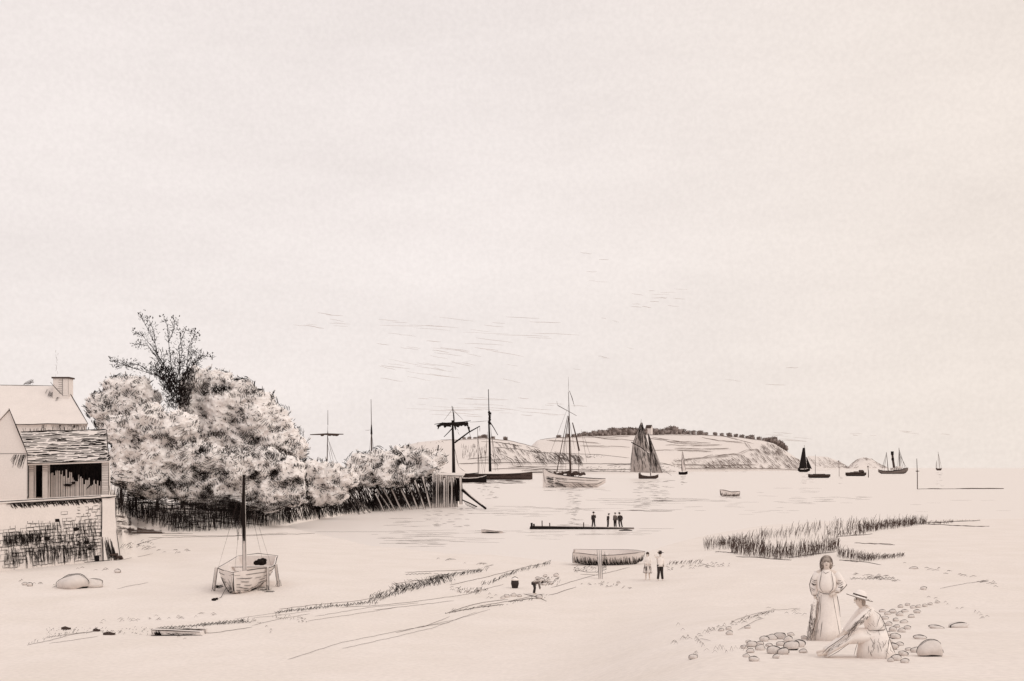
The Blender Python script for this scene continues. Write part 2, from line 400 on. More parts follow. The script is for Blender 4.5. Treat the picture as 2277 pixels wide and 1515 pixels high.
# ============================================================= open shed on the terrace
def shed():
    D = 79.0; DB = 83.5
    root = empty('open_shed', P(150, 1100, D), 'open-fronted timber shed under a rough slate roof, above the sea wall', 'shed')
    zf = root.location.z - .4
    mb = MB()                                      # roof slab
    e0, e1 = P(50, 1032, D - .5), P(243, 1025, D - .5)
    r0, r1 = P(46, 961, DB - 1.4), P(236, 955, DB - 1.4)
    th = V((0, .05, -.12))
    mb.hexa([e0 + th, e1 + th, r1 + th, r0 + th, e0, e1, r1, r0])
    b1 = P(240, 1010, DB + 1); b0 = P(46, 1012, DB + 1)
    mb.hexa([r0 + th, r1 + th, b1 + th, b0 + th, r0, r1 + V((0, .01, 0)), b1, b0])
    rf = bw(mb, 'roof', 'plaster', root)
    nrm = (e1 - e0).cross(r0 - e0).normalized()
    if nrm.z < 0: nrm = -nrm
    mb = MB()                                      # wavy slate courses
    def rp(f_, t, o=.02): return e0.lerp(e1, f_).lerp(r0.lerp(r1, f_), t) + nrm * o
    for row in range(30):
        t = row / 29.0
        f0 = 0.0
        while f0 < .99:
            ln = U(.06, .30); f1 = min(.995, f0 + ln); n = 5
            if R() < .80:
                j = U(-.015, .015)
                mb.stroke([rp(lerp(f0, f1, k / n), min(.995, max(.004, t + j + U(-.007, .007))), .02) for k in range(n + 1)], U(.025, .075))
            if R() < .20:
                f2 = U(f0, f1); mb.stroke([rp(f2, t, .02), rp(f2 + U(0, .05), min(.99, t + .022), .03), rp(min(.99, f2 + .11), t + .004, .02)], U(.07, .13))
            f0 = f1 + U(0, .03)
    bw(mb, 'slate_course', 'ink', rf).parent = rf; 
    mb = MB()
    mb.stroke([rp(0, 0, .03), rp(.5, -.004, .03), rp(1, 0, .03)], .09); mb.stroke([rp(1, 0, .03), rp(1, .5, .03), rp(1, 1, .03)], .07)
    mb.stroke([rp(0, 1, .03), rp(.3, 1.01, .04), rp(.6, .99, .03), rp(1, 1, .03)], .06)
    for k in range(42):
        f_ = U(.02, .8); mb.stroke([rp(f_, 1.0, .04), rp(f_ + U(-.01, .01), 1.0, .04) + V((0, 0, U(.08, .3)))], U(.04, .09))
    bw(mb, 'ridge_tile', 'ink', rf)
    # dark interior: back wall, side walls, floor of boards
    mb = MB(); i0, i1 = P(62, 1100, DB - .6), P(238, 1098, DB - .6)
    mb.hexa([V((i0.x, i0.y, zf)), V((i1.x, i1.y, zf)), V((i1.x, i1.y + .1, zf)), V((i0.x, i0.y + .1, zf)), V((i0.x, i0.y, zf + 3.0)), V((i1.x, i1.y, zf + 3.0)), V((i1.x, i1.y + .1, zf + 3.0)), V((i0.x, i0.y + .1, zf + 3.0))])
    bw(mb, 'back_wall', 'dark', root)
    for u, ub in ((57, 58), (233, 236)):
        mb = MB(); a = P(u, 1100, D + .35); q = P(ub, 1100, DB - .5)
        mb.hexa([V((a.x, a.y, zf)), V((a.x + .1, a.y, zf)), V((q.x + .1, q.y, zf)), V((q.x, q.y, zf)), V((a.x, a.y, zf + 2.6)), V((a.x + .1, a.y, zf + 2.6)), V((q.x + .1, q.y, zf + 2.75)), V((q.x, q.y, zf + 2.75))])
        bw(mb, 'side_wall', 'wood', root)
    # row of upright slats behind the front, in front of the dark
    mb = MB(); u = 108.0
    while u < 226:
        top = lerp(1052, 1074, sm(120, 215, u)) + U(-12, 8)
        w_ = U(1.6, 3.2); y = D + .9
        a, b = P(u, top, y), P(u + w_, top + U(-1, 1), y)
        mb.hexa([V((a.x, y, zf)), V((b.x, y, zf)), V((b.x, y + .04, zf)), V((a.x, y + .04, zf)), V((a.x, y, a.z)), V((b.x, y, b.z)), V((b.x, y + .04, b.z)), V((a.x, y + .04, a.z))])
        u += w_ + U(.7, 2.2)
    bw(mb, 'slatted_fence', 'wood', root)
    # posts
    for (u0, u1, ytop) in ((64, 76, 1030), (94, 107, 1030), (226, 242, 1022)):
        mb = MB(); a, b = P(u0, 1100, D), P(u1, 1100, D); zt = P(u0, ytop, D).z - .08
        mb.hexa([V((a.x, D, zf)), V((b.x, D, zf)), V((b.x, D + .3, zf)), V((a.x, D + .3, zf)), V((a.x, D, zt)), V((b.x, D, zt)), V((b.x, D + .3, zt)), V((a.x, D + .3, zt))], 0)
        ps = bw(mb, 'post', 'wood', root)
        mb = MB(); z = zf + .3  # short cross strokes and edge lines on the post
        while z < zt:
            if u0 > 200 or z > zt - .55: mb.stroke([V((a.x + .03, D - .01, z)), V((b.x - .03, D - .01, z + U(-.03, .03)))], U(.03, .05))
            z += U(.09, .17)
        for q in (a, b): mb.stroke([V((q.x, D - .01, zf)), V((q.x + U(-.02, .02), D - .01, (zf + zt) / 2)), V((q.x, D - .01, zt))], .055)
        bw(mb, 'post_hatch', 'ink', root)
    mb = MB(); mb.stroke([P(192, 1088, D + .5), P(202, 1077, D + .4), P(209, 1066, D + .3)], .13); bw(mb, 'brace', 'ink', root)
    mb = MB(); mb.blob(P(150, 1079, D + .75), (.3, .1, .10), 0, 9, 5, .3, 2.2, 3); mb.blob(P(163, 1074, D + .72), (.16, .08, .09), 0, 7, 5, .3, 2.2, 5)
    bw(mb, 'hanging_net', 'ink', root)
    mb = MB()                                      # shade under the eave, drawn as dark strokes
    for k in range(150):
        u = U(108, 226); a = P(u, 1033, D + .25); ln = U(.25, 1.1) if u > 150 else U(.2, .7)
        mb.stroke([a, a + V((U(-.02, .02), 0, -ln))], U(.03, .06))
    bw(mb, 'eave_shade', 'ink', root)
shed()

# ============================================================= house behind and gable at the edge
def house():
    D = 98.0
    root = empty('tall_house', V((P(70, 940, D).x, D, 4.7)), 'pale house with a steep hipped roof and chimney, behind the open shed', 'house')
    x0 = P(-160, 900, D).x; x1 = P(196, 900, D).x; ze = P(0, 943, D).z; zr = P(0, 856, D + 4).z
    xb = P(188, 900, D + 8).x
    mb = MB(); mb.hexa([V((x0, D, 4)), V((x1 - .15, D, 4)), V((xb - .15, D + 8, 4)), V((x0, D + 8, 4)), V((x0, D, ze)), V((x1 - .15, D, ze)), V((xb - .15, D + 8, ze)), V((x0, D + 8, ze))])
    bw(mb, 'wall', 'plaster', root)
    xr = P(146, 862, D + 4).x
    a, b, c, d_ = V((x0, D - .3, ze - .05)), V((x1 + .1, D - .3, ze - .0)), V((xb + .1, D + 8.3, ze)), V((x0, D + 8.3, ze))
    r0, r1 = V((x0, D + 4, zr)), V((xr, D + 4, zr - .1))
    mb = MB(); mb.poly([a, b, r1, r0]); mb.poly([b, c, r1]); mb.poly([c, d_, r0, r1]); mb.poly([d_, a, r0]); mb.poly([a, d_, c, b])
    rf = bw(mb, 'roof', 'plaster', root)
    mb = MB()
    mb.stroke([r1, r1.lerp(b, .5), b], .10); mb.stroke(wob(r0, r1, 6, .03), .08)
    mb.stroke(wob(a, b, 8, .05), .09)
    bw(mb, 'ridge_line', 'ink', rf)
    mb = MB()                                                       # hatching of the wall under the eave
    for k in range(60):
        x = lerp(P(90, 940, D).x, x1 - .2, R() ** .7); mb.stroke([V((x, D - .02, ze - .08)), V((x - .05, D - .02, ze - U(.2, .65)))], U(.03, .06))
    mb.stroke([V((x1 - .14, D - .03, 4.7)), V((x1 - .14, D - .03, ze))], .08)
    bw(mb, 'eave_hatch', 'ink', root)
    # chimney: pale body, coursed left side, cap
    c0, c1 = P(118, 842, D + 2.5), P(152, 842, D + 2.5); zt = c0.z; zb = P(140, 884, D + 2.5).z - 1.2; y = D + 2.5
    mb = MB(); mb.hexa([V((c0.x, y, zb)), V((c1.x, y, zb)), V((c1.x, y + 1.1, zb)), V((c0.x, y + 1.1, zb)), V((c0.x, y, zt)), V((c1.x, y, zt)), V((c1.x, y + 1.1, zt)), V((c0.x, y + 1.1, zt))])
    ch = bw(mb, 'chimney', 'plaster', root)
    mb = MB(); mb.box(((c0.x + c1.x) / 2, y + .55, zt + .08), (c1.x - c0.x + .22, 1.32, .14)); bw(mb, 'chimney_cap', 'mid', root)
    mb = MB(); xm = P(139, 850, y).x; z = zt - .15
    while z > P(0, 876, y).z:
        mb.stroke([V((xm - U(.3, .65), y - .02, z)), V((xm, y - .02, z))], .055); z -= .2
    mb.stroke([V((xm, y - .02, zt)), V((xm, y - .02, P(0, 880, y).z))], .08); mb.stroke([V((c1.x, y - .01, zt)), V((c1.x, y - .01, P(0, 878, y).z))], .055)
    mb.stroke([P(112, 850, y - .05), P(126, 866, y - .25), P(139, 879, y - .3)], .08)
    mb.stroke([P(139, 880, y - .35), P(156, 881, y - .3)], .05)
    for k in range(16):
        u = U(104, 134); q = 868 + (u - 112) * .55 + U(0, 6); tt = (943 - q) / (943 - 856); mb.stroke([P(u, q, D - .3 + 4.2 * tt - .08), P(u - 4, q + 9, D - .3 + 4.2 * (tt - .10) - .08)], .05)
    bw(mb, 'chimney_course', 'ink', root)
    mb = MB(); q = P(67, 852, D + 4)
    for k in range(26): mb.stroke([q + V((U(-.75, .25), U(-.1, .1), U(-.25, .1))), q + V((U(.05, .35), 0, U(.1, .45) * R() + .05))], U(.03, .06))
    bw(mb, 'finial', 'mid', root)
    # weathervane / wisp of smoke above the roof
    mb = MB()
    for k in range(10): q = P(126 + U(-3, 3), 838 - k * 6, D + 3); mb.stroke([q, q + V((U(-.1, .1), 0, U(.12, .4)))], U(.03, .055))
    bw(mb, 'chimney_smoke', 'soft', root)
    # nearer gable on the left edge
    D = 76.5
    g = empty('gabled_outbuilding', P(30, 1105, D), 'pale gabled outbuilding at the left edge, beside the open shed', 'outbuilding')
    x1 = P(61, 1000, D).x; x0 = P(-70, 1000, D).x; zw = P(0, 1008, D).z; zb = 4.4
    xr = P(22, 905, D).x; zr = P(0, 912, D).z; y1 = D + 2.0
    xb = P(59, 1000, y1).x; xrb = P(20, 905, y1).x
    mb = MB(); mb.poly([V((x0, D, zb)), V((x1, D, zb)), V((x1, D, zw)), V((xr, D, zr)), V((x0, D, zw))]); mb.poly([V((x1, D, zb)), V((xb, y1, zb)), V((xb, y1, zw)), V((x1, D, zw))])
    mb.poly([V((x0, y1, zb)), V((x0, D, zb)), V((x0, D, zw)), V((x0, y1, zw))]); mb.poly([V((xb, y1, zb)), V((x0, y1, zb)), V((x0, y1, zw)), V((xrb, y1, zr)), V((xb, y1, zw))])
    bw(mb, 'wall', 'plaster', g)
    mb = MB(); k_ = V((.22, 0, -.42))
    for s_, ex in ((1, x1), (-1, x0)):
        e = V((ex + s_ * .12, D - .12, zw - .25)); r = V((xr, D - .12, zr + .03)); up = V((0, 0, .1)); by = V((xrb - xr, y1 - D + .24, 0))
        mb.hexa([e, e + by, r + by, r, e + up, e + by + up, r + by + up, r + up])
    bw(mb, 'roof', 'plaster', g)
    mb = MB(); mb.stroke([V((x1 + .12, D - .14, zw - .2)), V(((x1 + xr) / 2 + .07, D - .14, (zw + zr) / 2 - .07)), V((xr, D - .14, zr + .1))], .10)
    for k in range(26): x = U(P(30, 0, D).x, x1 - .03); mb.stroke([V((x, D - .02, zw - .1)), V((x - .25, D - .02, zw - U(.4, 1.1)))], .045)
    mb.stroke([V((x1, D - .02, zw)), V((x1, D - .02, zb + .3))], .08); mb.stroke([V((x0, D - .02, zw - .05)), V((x1, D - .02, zw - .02))], .06)
    bw(mb, 'verge_board', 'ink', g)
house()

# ============================================================= trees and bushes
def crown(lumps, D, leafpx=6.5, hatch=1.0, dark=1.0, dense=1.0):
    """one continuous leafy mass with dark strokes over it for twig lines and drawn shade; lumps = (u, py, r_px)"""
    leaf, tw, raw = MB(), MB(), MB()
    px = D / F; off = V((U(0, 50), U(0, 50), U(0, 50)))
    for i, (u, py, r) in enumerate(lumps):
        rr = r * px * 1.12; raw.blob(P(u, py, D + U(-.25, .25) * rr), (rr, rr * .85, rr * .95), 0, 14, 10, .12, 1.6, i + u)
    o = raw.build('mass', 'leaf')
    m1 = o.modifiers.new('r', 'REMESH'); m1.mode = 'VOXEL'; m1.voxel_size = 4.2 * px
    m2 = o.modifiers.new('s', 'SMOOTH'); m2.factor = .6; m2.iterations = 9
    dg = bpy.context.evaluated_depsgraph_get(); dg.update(); me = bpy.data.meshes.new_from_object(o.evaluated_get(dg)); bpy.data.objects.remove(o)
    s1 = 1 / (34 * px); s2 = 1 / (15 * px); s3 = 1 / (6 * px)
    def hh(q):
        q = q + off
        return (1 - 2.2 * abs(N.noise(q * s1))) * .62 + (1 - 2.2 * abs(N.noise(q * s2 + V((9, 3, 1))))) * .38     # rounded mounds with sharp hollows between
    vs = []
    for v in me.vertices: vs.append(v.co + v.normal * (hh(v.co) * 12 + N.noise(v.co * s3) * 2.6 - 5) * px)
    leaf.v = [tuple(q) for q in vs]; leaf.f = [tuple(p.vertices) for p in me.polygons]; leaf.m = [0] * len(leaf.f)
    tri = []
    for p in me.polygons:
        c = sum((vs[k] for k in p.vertices), V()) / len(p.vertices); n = (vs[p.vertices[2]] - vs[p.vertices[0]]).cross(vs[p.vertices[3 % len(p.vertices)]] - vs[p.vertices[1]]); ar = n.length * .5
        if ar < 1e-9: continue
        n.normalize(); tri.append((c, n, ar * (.25 if n.y > .45 else .5 if n.y > -.35 else 1.0), p.normal.copy()))
    wts = [t[2] for t in tri]; area = sum(wts) / px / px
    zmin = min(q.z for q in vs); zmax = max(q.z for q in vs)
    bpy.data.meshes.remove(me)
    K = int(area * .035 * dense)
    for (c, n, ar, n0) in random.choices(tri, wts, k=K):            # loose leaves lying over the mass
        a = n.cross(V((U(-1, 1), U(-1, 1), U(-1, 1)))).normalized(); b = (a.cross(n) + n * U(-.1, .6)).normalized(); s = leafpx * px * U(.5, 1.2); q = c + n * U(0, 3.5) * px
        leaf.poly([q - b * s * .5, q + a * s * .28, q + b * s * .5, q - a * s * .28])
    for (c, n, ar, n0) in random.choices(tri, wts, k=int(area / 40 * hatch)):  # shade drawn as stroke bundles, denser in hollows, undersides and low down
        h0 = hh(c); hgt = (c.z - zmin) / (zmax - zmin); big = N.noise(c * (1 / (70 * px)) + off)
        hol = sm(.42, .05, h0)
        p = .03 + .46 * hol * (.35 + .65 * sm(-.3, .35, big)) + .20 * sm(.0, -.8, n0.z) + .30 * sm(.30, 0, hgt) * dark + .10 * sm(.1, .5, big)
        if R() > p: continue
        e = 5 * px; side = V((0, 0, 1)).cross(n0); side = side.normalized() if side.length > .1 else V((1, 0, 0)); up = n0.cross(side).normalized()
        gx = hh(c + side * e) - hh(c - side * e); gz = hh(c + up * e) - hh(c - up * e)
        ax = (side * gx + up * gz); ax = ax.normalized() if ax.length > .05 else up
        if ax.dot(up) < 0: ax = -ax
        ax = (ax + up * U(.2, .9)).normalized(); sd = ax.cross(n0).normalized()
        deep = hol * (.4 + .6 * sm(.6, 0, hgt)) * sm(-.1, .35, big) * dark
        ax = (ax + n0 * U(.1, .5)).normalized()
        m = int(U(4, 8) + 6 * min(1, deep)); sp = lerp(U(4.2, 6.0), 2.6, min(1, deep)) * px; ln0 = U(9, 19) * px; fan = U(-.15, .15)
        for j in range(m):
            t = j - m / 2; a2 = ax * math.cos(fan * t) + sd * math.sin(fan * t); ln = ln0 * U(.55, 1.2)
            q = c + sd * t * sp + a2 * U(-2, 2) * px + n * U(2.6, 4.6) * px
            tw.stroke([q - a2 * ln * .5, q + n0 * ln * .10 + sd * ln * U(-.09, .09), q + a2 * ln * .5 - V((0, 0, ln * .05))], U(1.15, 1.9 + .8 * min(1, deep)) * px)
    for (c, n, ar, n0) in random.choices(tri, wts, k=int(area / 60 * hatch)):                  # single leaf marks
        q = c + n * U(2.5, 5) * px
        a = V((U(-1, 1), U(-1, 1), U(-.4, 1))).normalized(); a = (a - n0 * a.dot(n0) * .6).normalized(); ln = U(3, 8) * px; b = a.cross(n0)
        tw.stroke([q, q + a * ln * .5 + b * ln * U(-.25, .25), q + a * ln], U(1.0, 1.8) * px)
    for (c, n, ar, n0) in random.choices(tri, wts, k=int(area / 420)):                  # sprays standing off the outline
        side = V((0, 0, 1)).cross(n0); side = side.normalized() if side.length > .1 else V((1, 0, 0))
        for j in range(int(U(3, 7))):
            a = (n0 * U(.5, 1) + V((0, 0, U(.2, .9))) + side * U(-.7, .7)).normalized(); ln = U(7, 16) * px; q = c + side * U(-4, 4) * px
            tw.stroke([q, q + a * ln * .55 + side * ln * U(-.1, .1), q + a * ln - V((0, 0, ln * .1))], U(.9, 1.5) * px)
            if j < 3: b = a.cross(n0).normalized(); e = q + a * ln * U(.6, .95); s = leafpx * px * U(.4, .8); leaf.poly([e, e + a * s * .5 + b * s * .3, e + a * s, e + a * s * .5 - b * s * .3])
    return leaf, tw
def tree(name, label, lumps, D, base, limbs, group=None, **k):
    bx = hit(*base) if not isinstance(base, V) else base
    bx = V(((base[0] - CX) / F * D, D, 0)); bx.z = terr(bx.x, bx.y)
    root = empty(name, bx, label, 'tree' if 'tree' in name else 'bush', group)
    px = D / F; mb = MB()
    for pts in limbs:
        pp = [bx if q is None else P(q[0], q[1], D + (q[2] if len(q) > 2 else .3)) for q in pts]
        n = len(pp); mb.tube(pp, [lerp(3.4 if 'tree' in name else 1.8, 1.2, i / (n - 1)) * px for i in range(n)], 6)
    bw(mb, 'trunk', 'ink', root)
    leaf, tw = crown(lumps, D, **k)
    lf = bw(leaf, 'crown', 'leaf', root)
    bw(tw, 'twigs', 'ink', root)  # twig lines together with the drawn shade strokes
    return root, lf

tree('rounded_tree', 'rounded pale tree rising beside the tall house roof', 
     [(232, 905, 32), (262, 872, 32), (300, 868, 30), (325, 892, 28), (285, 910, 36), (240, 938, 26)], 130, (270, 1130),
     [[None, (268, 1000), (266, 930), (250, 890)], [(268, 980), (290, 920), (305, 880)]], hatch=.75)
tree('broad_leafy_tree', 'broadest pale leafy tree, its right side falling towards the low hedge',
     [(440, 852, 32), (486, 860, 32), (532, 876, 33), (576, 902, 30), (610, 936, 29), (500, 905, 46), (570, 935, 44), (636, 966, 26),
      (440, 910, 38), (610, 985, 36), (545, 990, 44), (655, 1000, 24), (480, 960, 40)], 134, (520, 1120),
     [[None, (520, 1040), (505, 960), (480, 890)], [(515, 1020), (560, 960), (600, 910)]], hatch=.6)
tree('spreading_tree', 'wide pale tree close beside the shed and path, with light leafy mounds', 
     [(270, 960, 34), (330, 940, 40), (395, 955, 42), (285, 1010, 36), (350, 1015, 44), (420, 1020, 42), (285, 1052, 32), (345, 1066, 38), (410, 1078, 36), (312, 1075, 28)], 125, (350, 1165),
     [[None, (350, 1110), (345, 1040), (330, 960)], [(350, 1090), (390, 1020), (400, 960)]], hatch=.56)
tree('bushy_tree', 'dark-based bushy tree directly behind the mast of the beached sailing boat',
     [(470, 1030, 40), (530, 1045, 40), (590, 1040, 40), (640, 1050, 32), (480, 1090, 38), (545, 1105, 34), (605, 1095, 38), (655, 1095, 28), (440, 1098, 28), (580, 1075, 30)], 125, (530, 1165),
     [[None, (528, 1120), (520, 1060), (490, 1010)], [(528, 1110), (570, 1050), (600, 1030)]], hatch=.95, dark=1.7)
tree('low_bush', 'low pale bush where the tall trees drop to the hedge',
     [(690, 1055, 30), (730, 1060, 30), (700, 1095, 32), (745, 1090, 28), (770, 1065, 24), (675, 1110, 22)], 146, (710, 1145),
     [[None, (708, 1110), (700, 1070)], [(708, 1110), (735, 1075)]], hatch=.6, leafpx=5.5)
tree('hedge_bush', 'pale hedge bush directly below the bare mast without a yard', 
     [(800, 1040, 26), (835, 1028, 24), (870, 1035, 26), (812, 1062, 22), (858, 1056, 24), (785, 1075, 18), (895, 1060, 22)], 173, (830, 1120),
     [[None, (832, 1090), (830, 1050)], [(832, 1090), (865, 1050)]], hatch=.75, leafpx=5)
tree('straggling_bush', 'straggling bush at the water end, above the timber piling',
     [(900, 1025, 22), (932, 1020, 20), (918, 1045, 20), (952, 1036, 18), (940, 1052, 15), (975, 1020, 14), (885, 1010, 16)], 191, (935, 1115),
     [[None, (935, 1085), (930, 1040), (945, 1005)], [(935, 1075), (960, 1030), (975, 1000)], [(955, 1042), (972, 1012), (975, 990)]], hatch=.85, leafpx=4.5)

def poplar():
    D = 130; px = D / F
    bx = V(((405 - CX) / F * D, D, 0)); bx.z = terr(bx.x, bx.y)
    root = empty('tall_sparse_tree', bx, 'tall sparse tree with upright bare twigs above the leafy mass', 'tree')
    limbs = [[None, (402, 1000), (400, 900)], [(400, 900), (385, 860), (352, 800), (345, 765), (325, 725), (312, 700)], [(390, 870), (370, 820), (345, 780), (318, 748), (300, 740)],
             [(398, 890), (380, 810), (375, 760), (372, 725), (365, 710)], [(400, 880), (400, 820), (398, 770), (412, 735), (425, 738)], [(402, 880), (415, 820), (420, 770), (432, 745), (438, 752)],
             [(352, 800), (330, 770), (310, 765), (300, 768)], [(385, 850), (350, 835), (300, 820), (262, 806), (246, 802)], [(340, 832), (310, 812), (285, 808)], [(410, 850), (430, 810), (450, 790), (470, 795)],
             [(345, 765), (342, 735), (330, 712)], [(375, 760), (388, 730), (388, 712)], [(395, 840), (405, 780), (400, 740)], [(300, 820), (275, 812), (258, 815)], [(388, 860), (362, 845), (345, 830), (338, 815)], [(408, 850), (425, 800), (425, 770)]]
    mb = MB(); tw = MB(); lf = MB()
    for i, pts in enumerate(limbs):
        dz = U(-2.5, 2.5)
        pp = [bx if q is None else P(q[0], q[1], D + dz * (k / len(pts))) for k, q in enumerate(pts)]
        n = len(pp); w0 = 7 if i == 0 else 2.0
        mb.tube(pp, [lerp(w0 if i == 0 else 1.7, .7 if i else 4, k / (n - 1)) * px * .5 for k in range(n)], 5)
        if i == 0: continue
        for k in range(n - 1):                       # side twigs and small leaves
            L = (pp[k + 1] - pp[k]).length
            for j in range(int(L / px / 5) + 1):
                q = pp[k].lerp(pp[k + 1], R()); dirn = ((pp[k + 1] - pp[k]).normalized() + V((U(-.8, .8), U(-.8, .8), U(-.2, .6)))).normalized()
                ln = U(5, 16) * px; e = q + dirn * ln
                tw.stroke([q, q + dirn * ln * .5 + V((0, 0, U(-.1, .15))), e], U(.6, 1.2) * px)
                for t in range(2):
                    a = V((U(-1, 1), U(-1, 1), U(-.3, 1))).normalized(); s = U(2, 5) * px; b = a.orthogonal().normalized()
                    ee = q.lerp(e, U(.3, 1.1)); tw.poly([ee, ee + a * s * .5 + b * s * .22, ee + a * s, ee + a * s * .5 - b * s * .22])
        for t in range(9):
            q = pp[-1] + V((U(-9, 9), U(-9, 9), U(-7, 9))) * px; a = V((U(-.5, .5), U(-.5, .5), 1)).normalized(); s = U(3, 6.5) * px; b = a.orthogonal().normalized()
            tw.poly([q, q + a * s * .5 + b * s * .25, q + a * s, q + a * s * .5 - b * s * .25])
    for k in range(800):                             # dense dark heart of twigs
        t = R() ** 1.4; u = 395 + U(-1, 1) * lerp(22, 62, t); py = lerp(905, 780, t) + U(-8, 8)
        q = P(u, py, D + U(-1.6, 1.2)); a = V((U(-.8, .8), U(-.6, .6), U(.1, 1))).normalized(); ln = U(5, 15) * px
        tw.stroke([q, q + a * ln * .5 + V((U(-.15, .15), 0, 0)), q + a * ln], U(.9, 1.8) * px)
    for k in range(520):
        t = R(); q = P(lerp(352, 402, t) + U(-16, 26), lerp(822, 895, t) + U(-14, 10), D + U(-1.8, -.6)); a = V((U(-.6, .6), U(-.3, .3), U(.3, 1))).normalized(); ln = U(5, 12) * px
        tw.stroke([q, q + a * ln * .5, q + a * ln], U(1.3, 2.2) * px)
    for k in range(620):
        i = int(U(1, len(limbs))); pts = limbs[i]; t = U(.15, 1) * (len(pts) - 1); a = int(min(t, len(pts) - 2)); f_ = t - a
        p0, p1 = (pts[a] or (405, 1000)), pts[a + 1]; u = lerp(p0[0], p1[0], f_) + U(-11, 11); py = lerp(p0[1], p1[1], f_) + U(-9, 9)
        q = P(u, py, D + U(-2, 2)); ln = U(3, 8) * px; a1 = V((U(-1, 1), U(-.5, .5), U(-.2, 1))).normalized(); tw.stroke([q, q + a1 * ln * .5 + V((U(-.3, .3) * ln, 0, 0)), q + a1 * ln], U(.8, 1.5) * px)
    bw(mb, 'trunk', 'ink', root); bw(tw, 'twigs', 'ink', root)
poplar()

# undergrowth along the foot of the trees
def undergrowth():
    mb = MB()
    def bunch(u, py, lo, hi, lean, wpx, y0=0):
        g = hit(u, py); D = g.y; px = D / F; ln = U(lo, hi) * px
        l = lean + U(-.12, .12)
        mb.stroke([g, g + V((l * ln * .5, U(-.1, .1), ln * .55)), g + V((l * ln * 1.15, U(-.2, .2), ln))], U(*wpx) * px)
    for k in range(1500):
        u = 250 + 400 * R(); yb = interp([(250, 1142), (300, 1160), (380, 1184), (470, 1182), (560, 1175), (650, 1165)], u)
        back = R() ** 1.3; py = yb - back * lerp(18, 34, sm(250, 420, u))
        bunch(u, py, 10, lerp(66, 48, sm(330, 480, u)), U(-.12, .12), (.6, lerp(1.1, 1.4, sm(330, 480, u))))
    for k in range(1350):
        u = U(640, 1000); yb = interp([(640, 1166), (700, 1156), (820, 1138), (1000, 1124)], u)
        if u < 760 and R() < .4: continue
        bunch(u, yb - 16 * R() ** 1.4, 10, 46 if u < 780 else 76, U(-.55, -.05), (.7, 1.5))
    for k in range(520):                               # cross-hatching stalks lying low
        u = U(255, 560); yb = interp([(250, 1142), (300, 1160), (380, 1184), (560, 1175)], u); g = hit(u, yb - U(0, 30)); px = g.y / F
        h = U(.1, 2.6); ln = U(14, 40) * px
        mb.stroke([g + V((0, -.2, h)), g + V((ln * .5, -.25, h + U(-.1, .1))), g + V((ln, -.2, h + U(-.2, .15)))], U(1, 1.6) * px)
    tag(mb.build('undergrowth', 'ink'), 'dark tangle of stalks and grass along the foot of the trees', 'undergrowth', kind='stuff')
    mb = MB()                                          # grassy slope beside the wall
    for k in range(110):
        t = R(); u0 = U(256, 300); py = lerp(1146, 1188, t) + U(-2, 2); n = 4; u1 = u0 + U(30, 120) * (.5 + .7 * t)
        if interp([(250, 1141), (300, 1158), (380, 1184), (470, 1190)], u1) > py + 1: u1 = u0 + U(10, 30)
        pts = [hit(lerp(u0, u1, j / n), py + 5 * j / n * (1 - t)) + V((0, 0, .03)) for j in range(n + 1)]
        mb.stroke(pts, U(.8, 1.3) * .05)
    tag(mb.build('bank_grass', 'mid'), 'thin flattened grass on the bank right of the wall', 'grass', kind='stuff')
undergrowth()
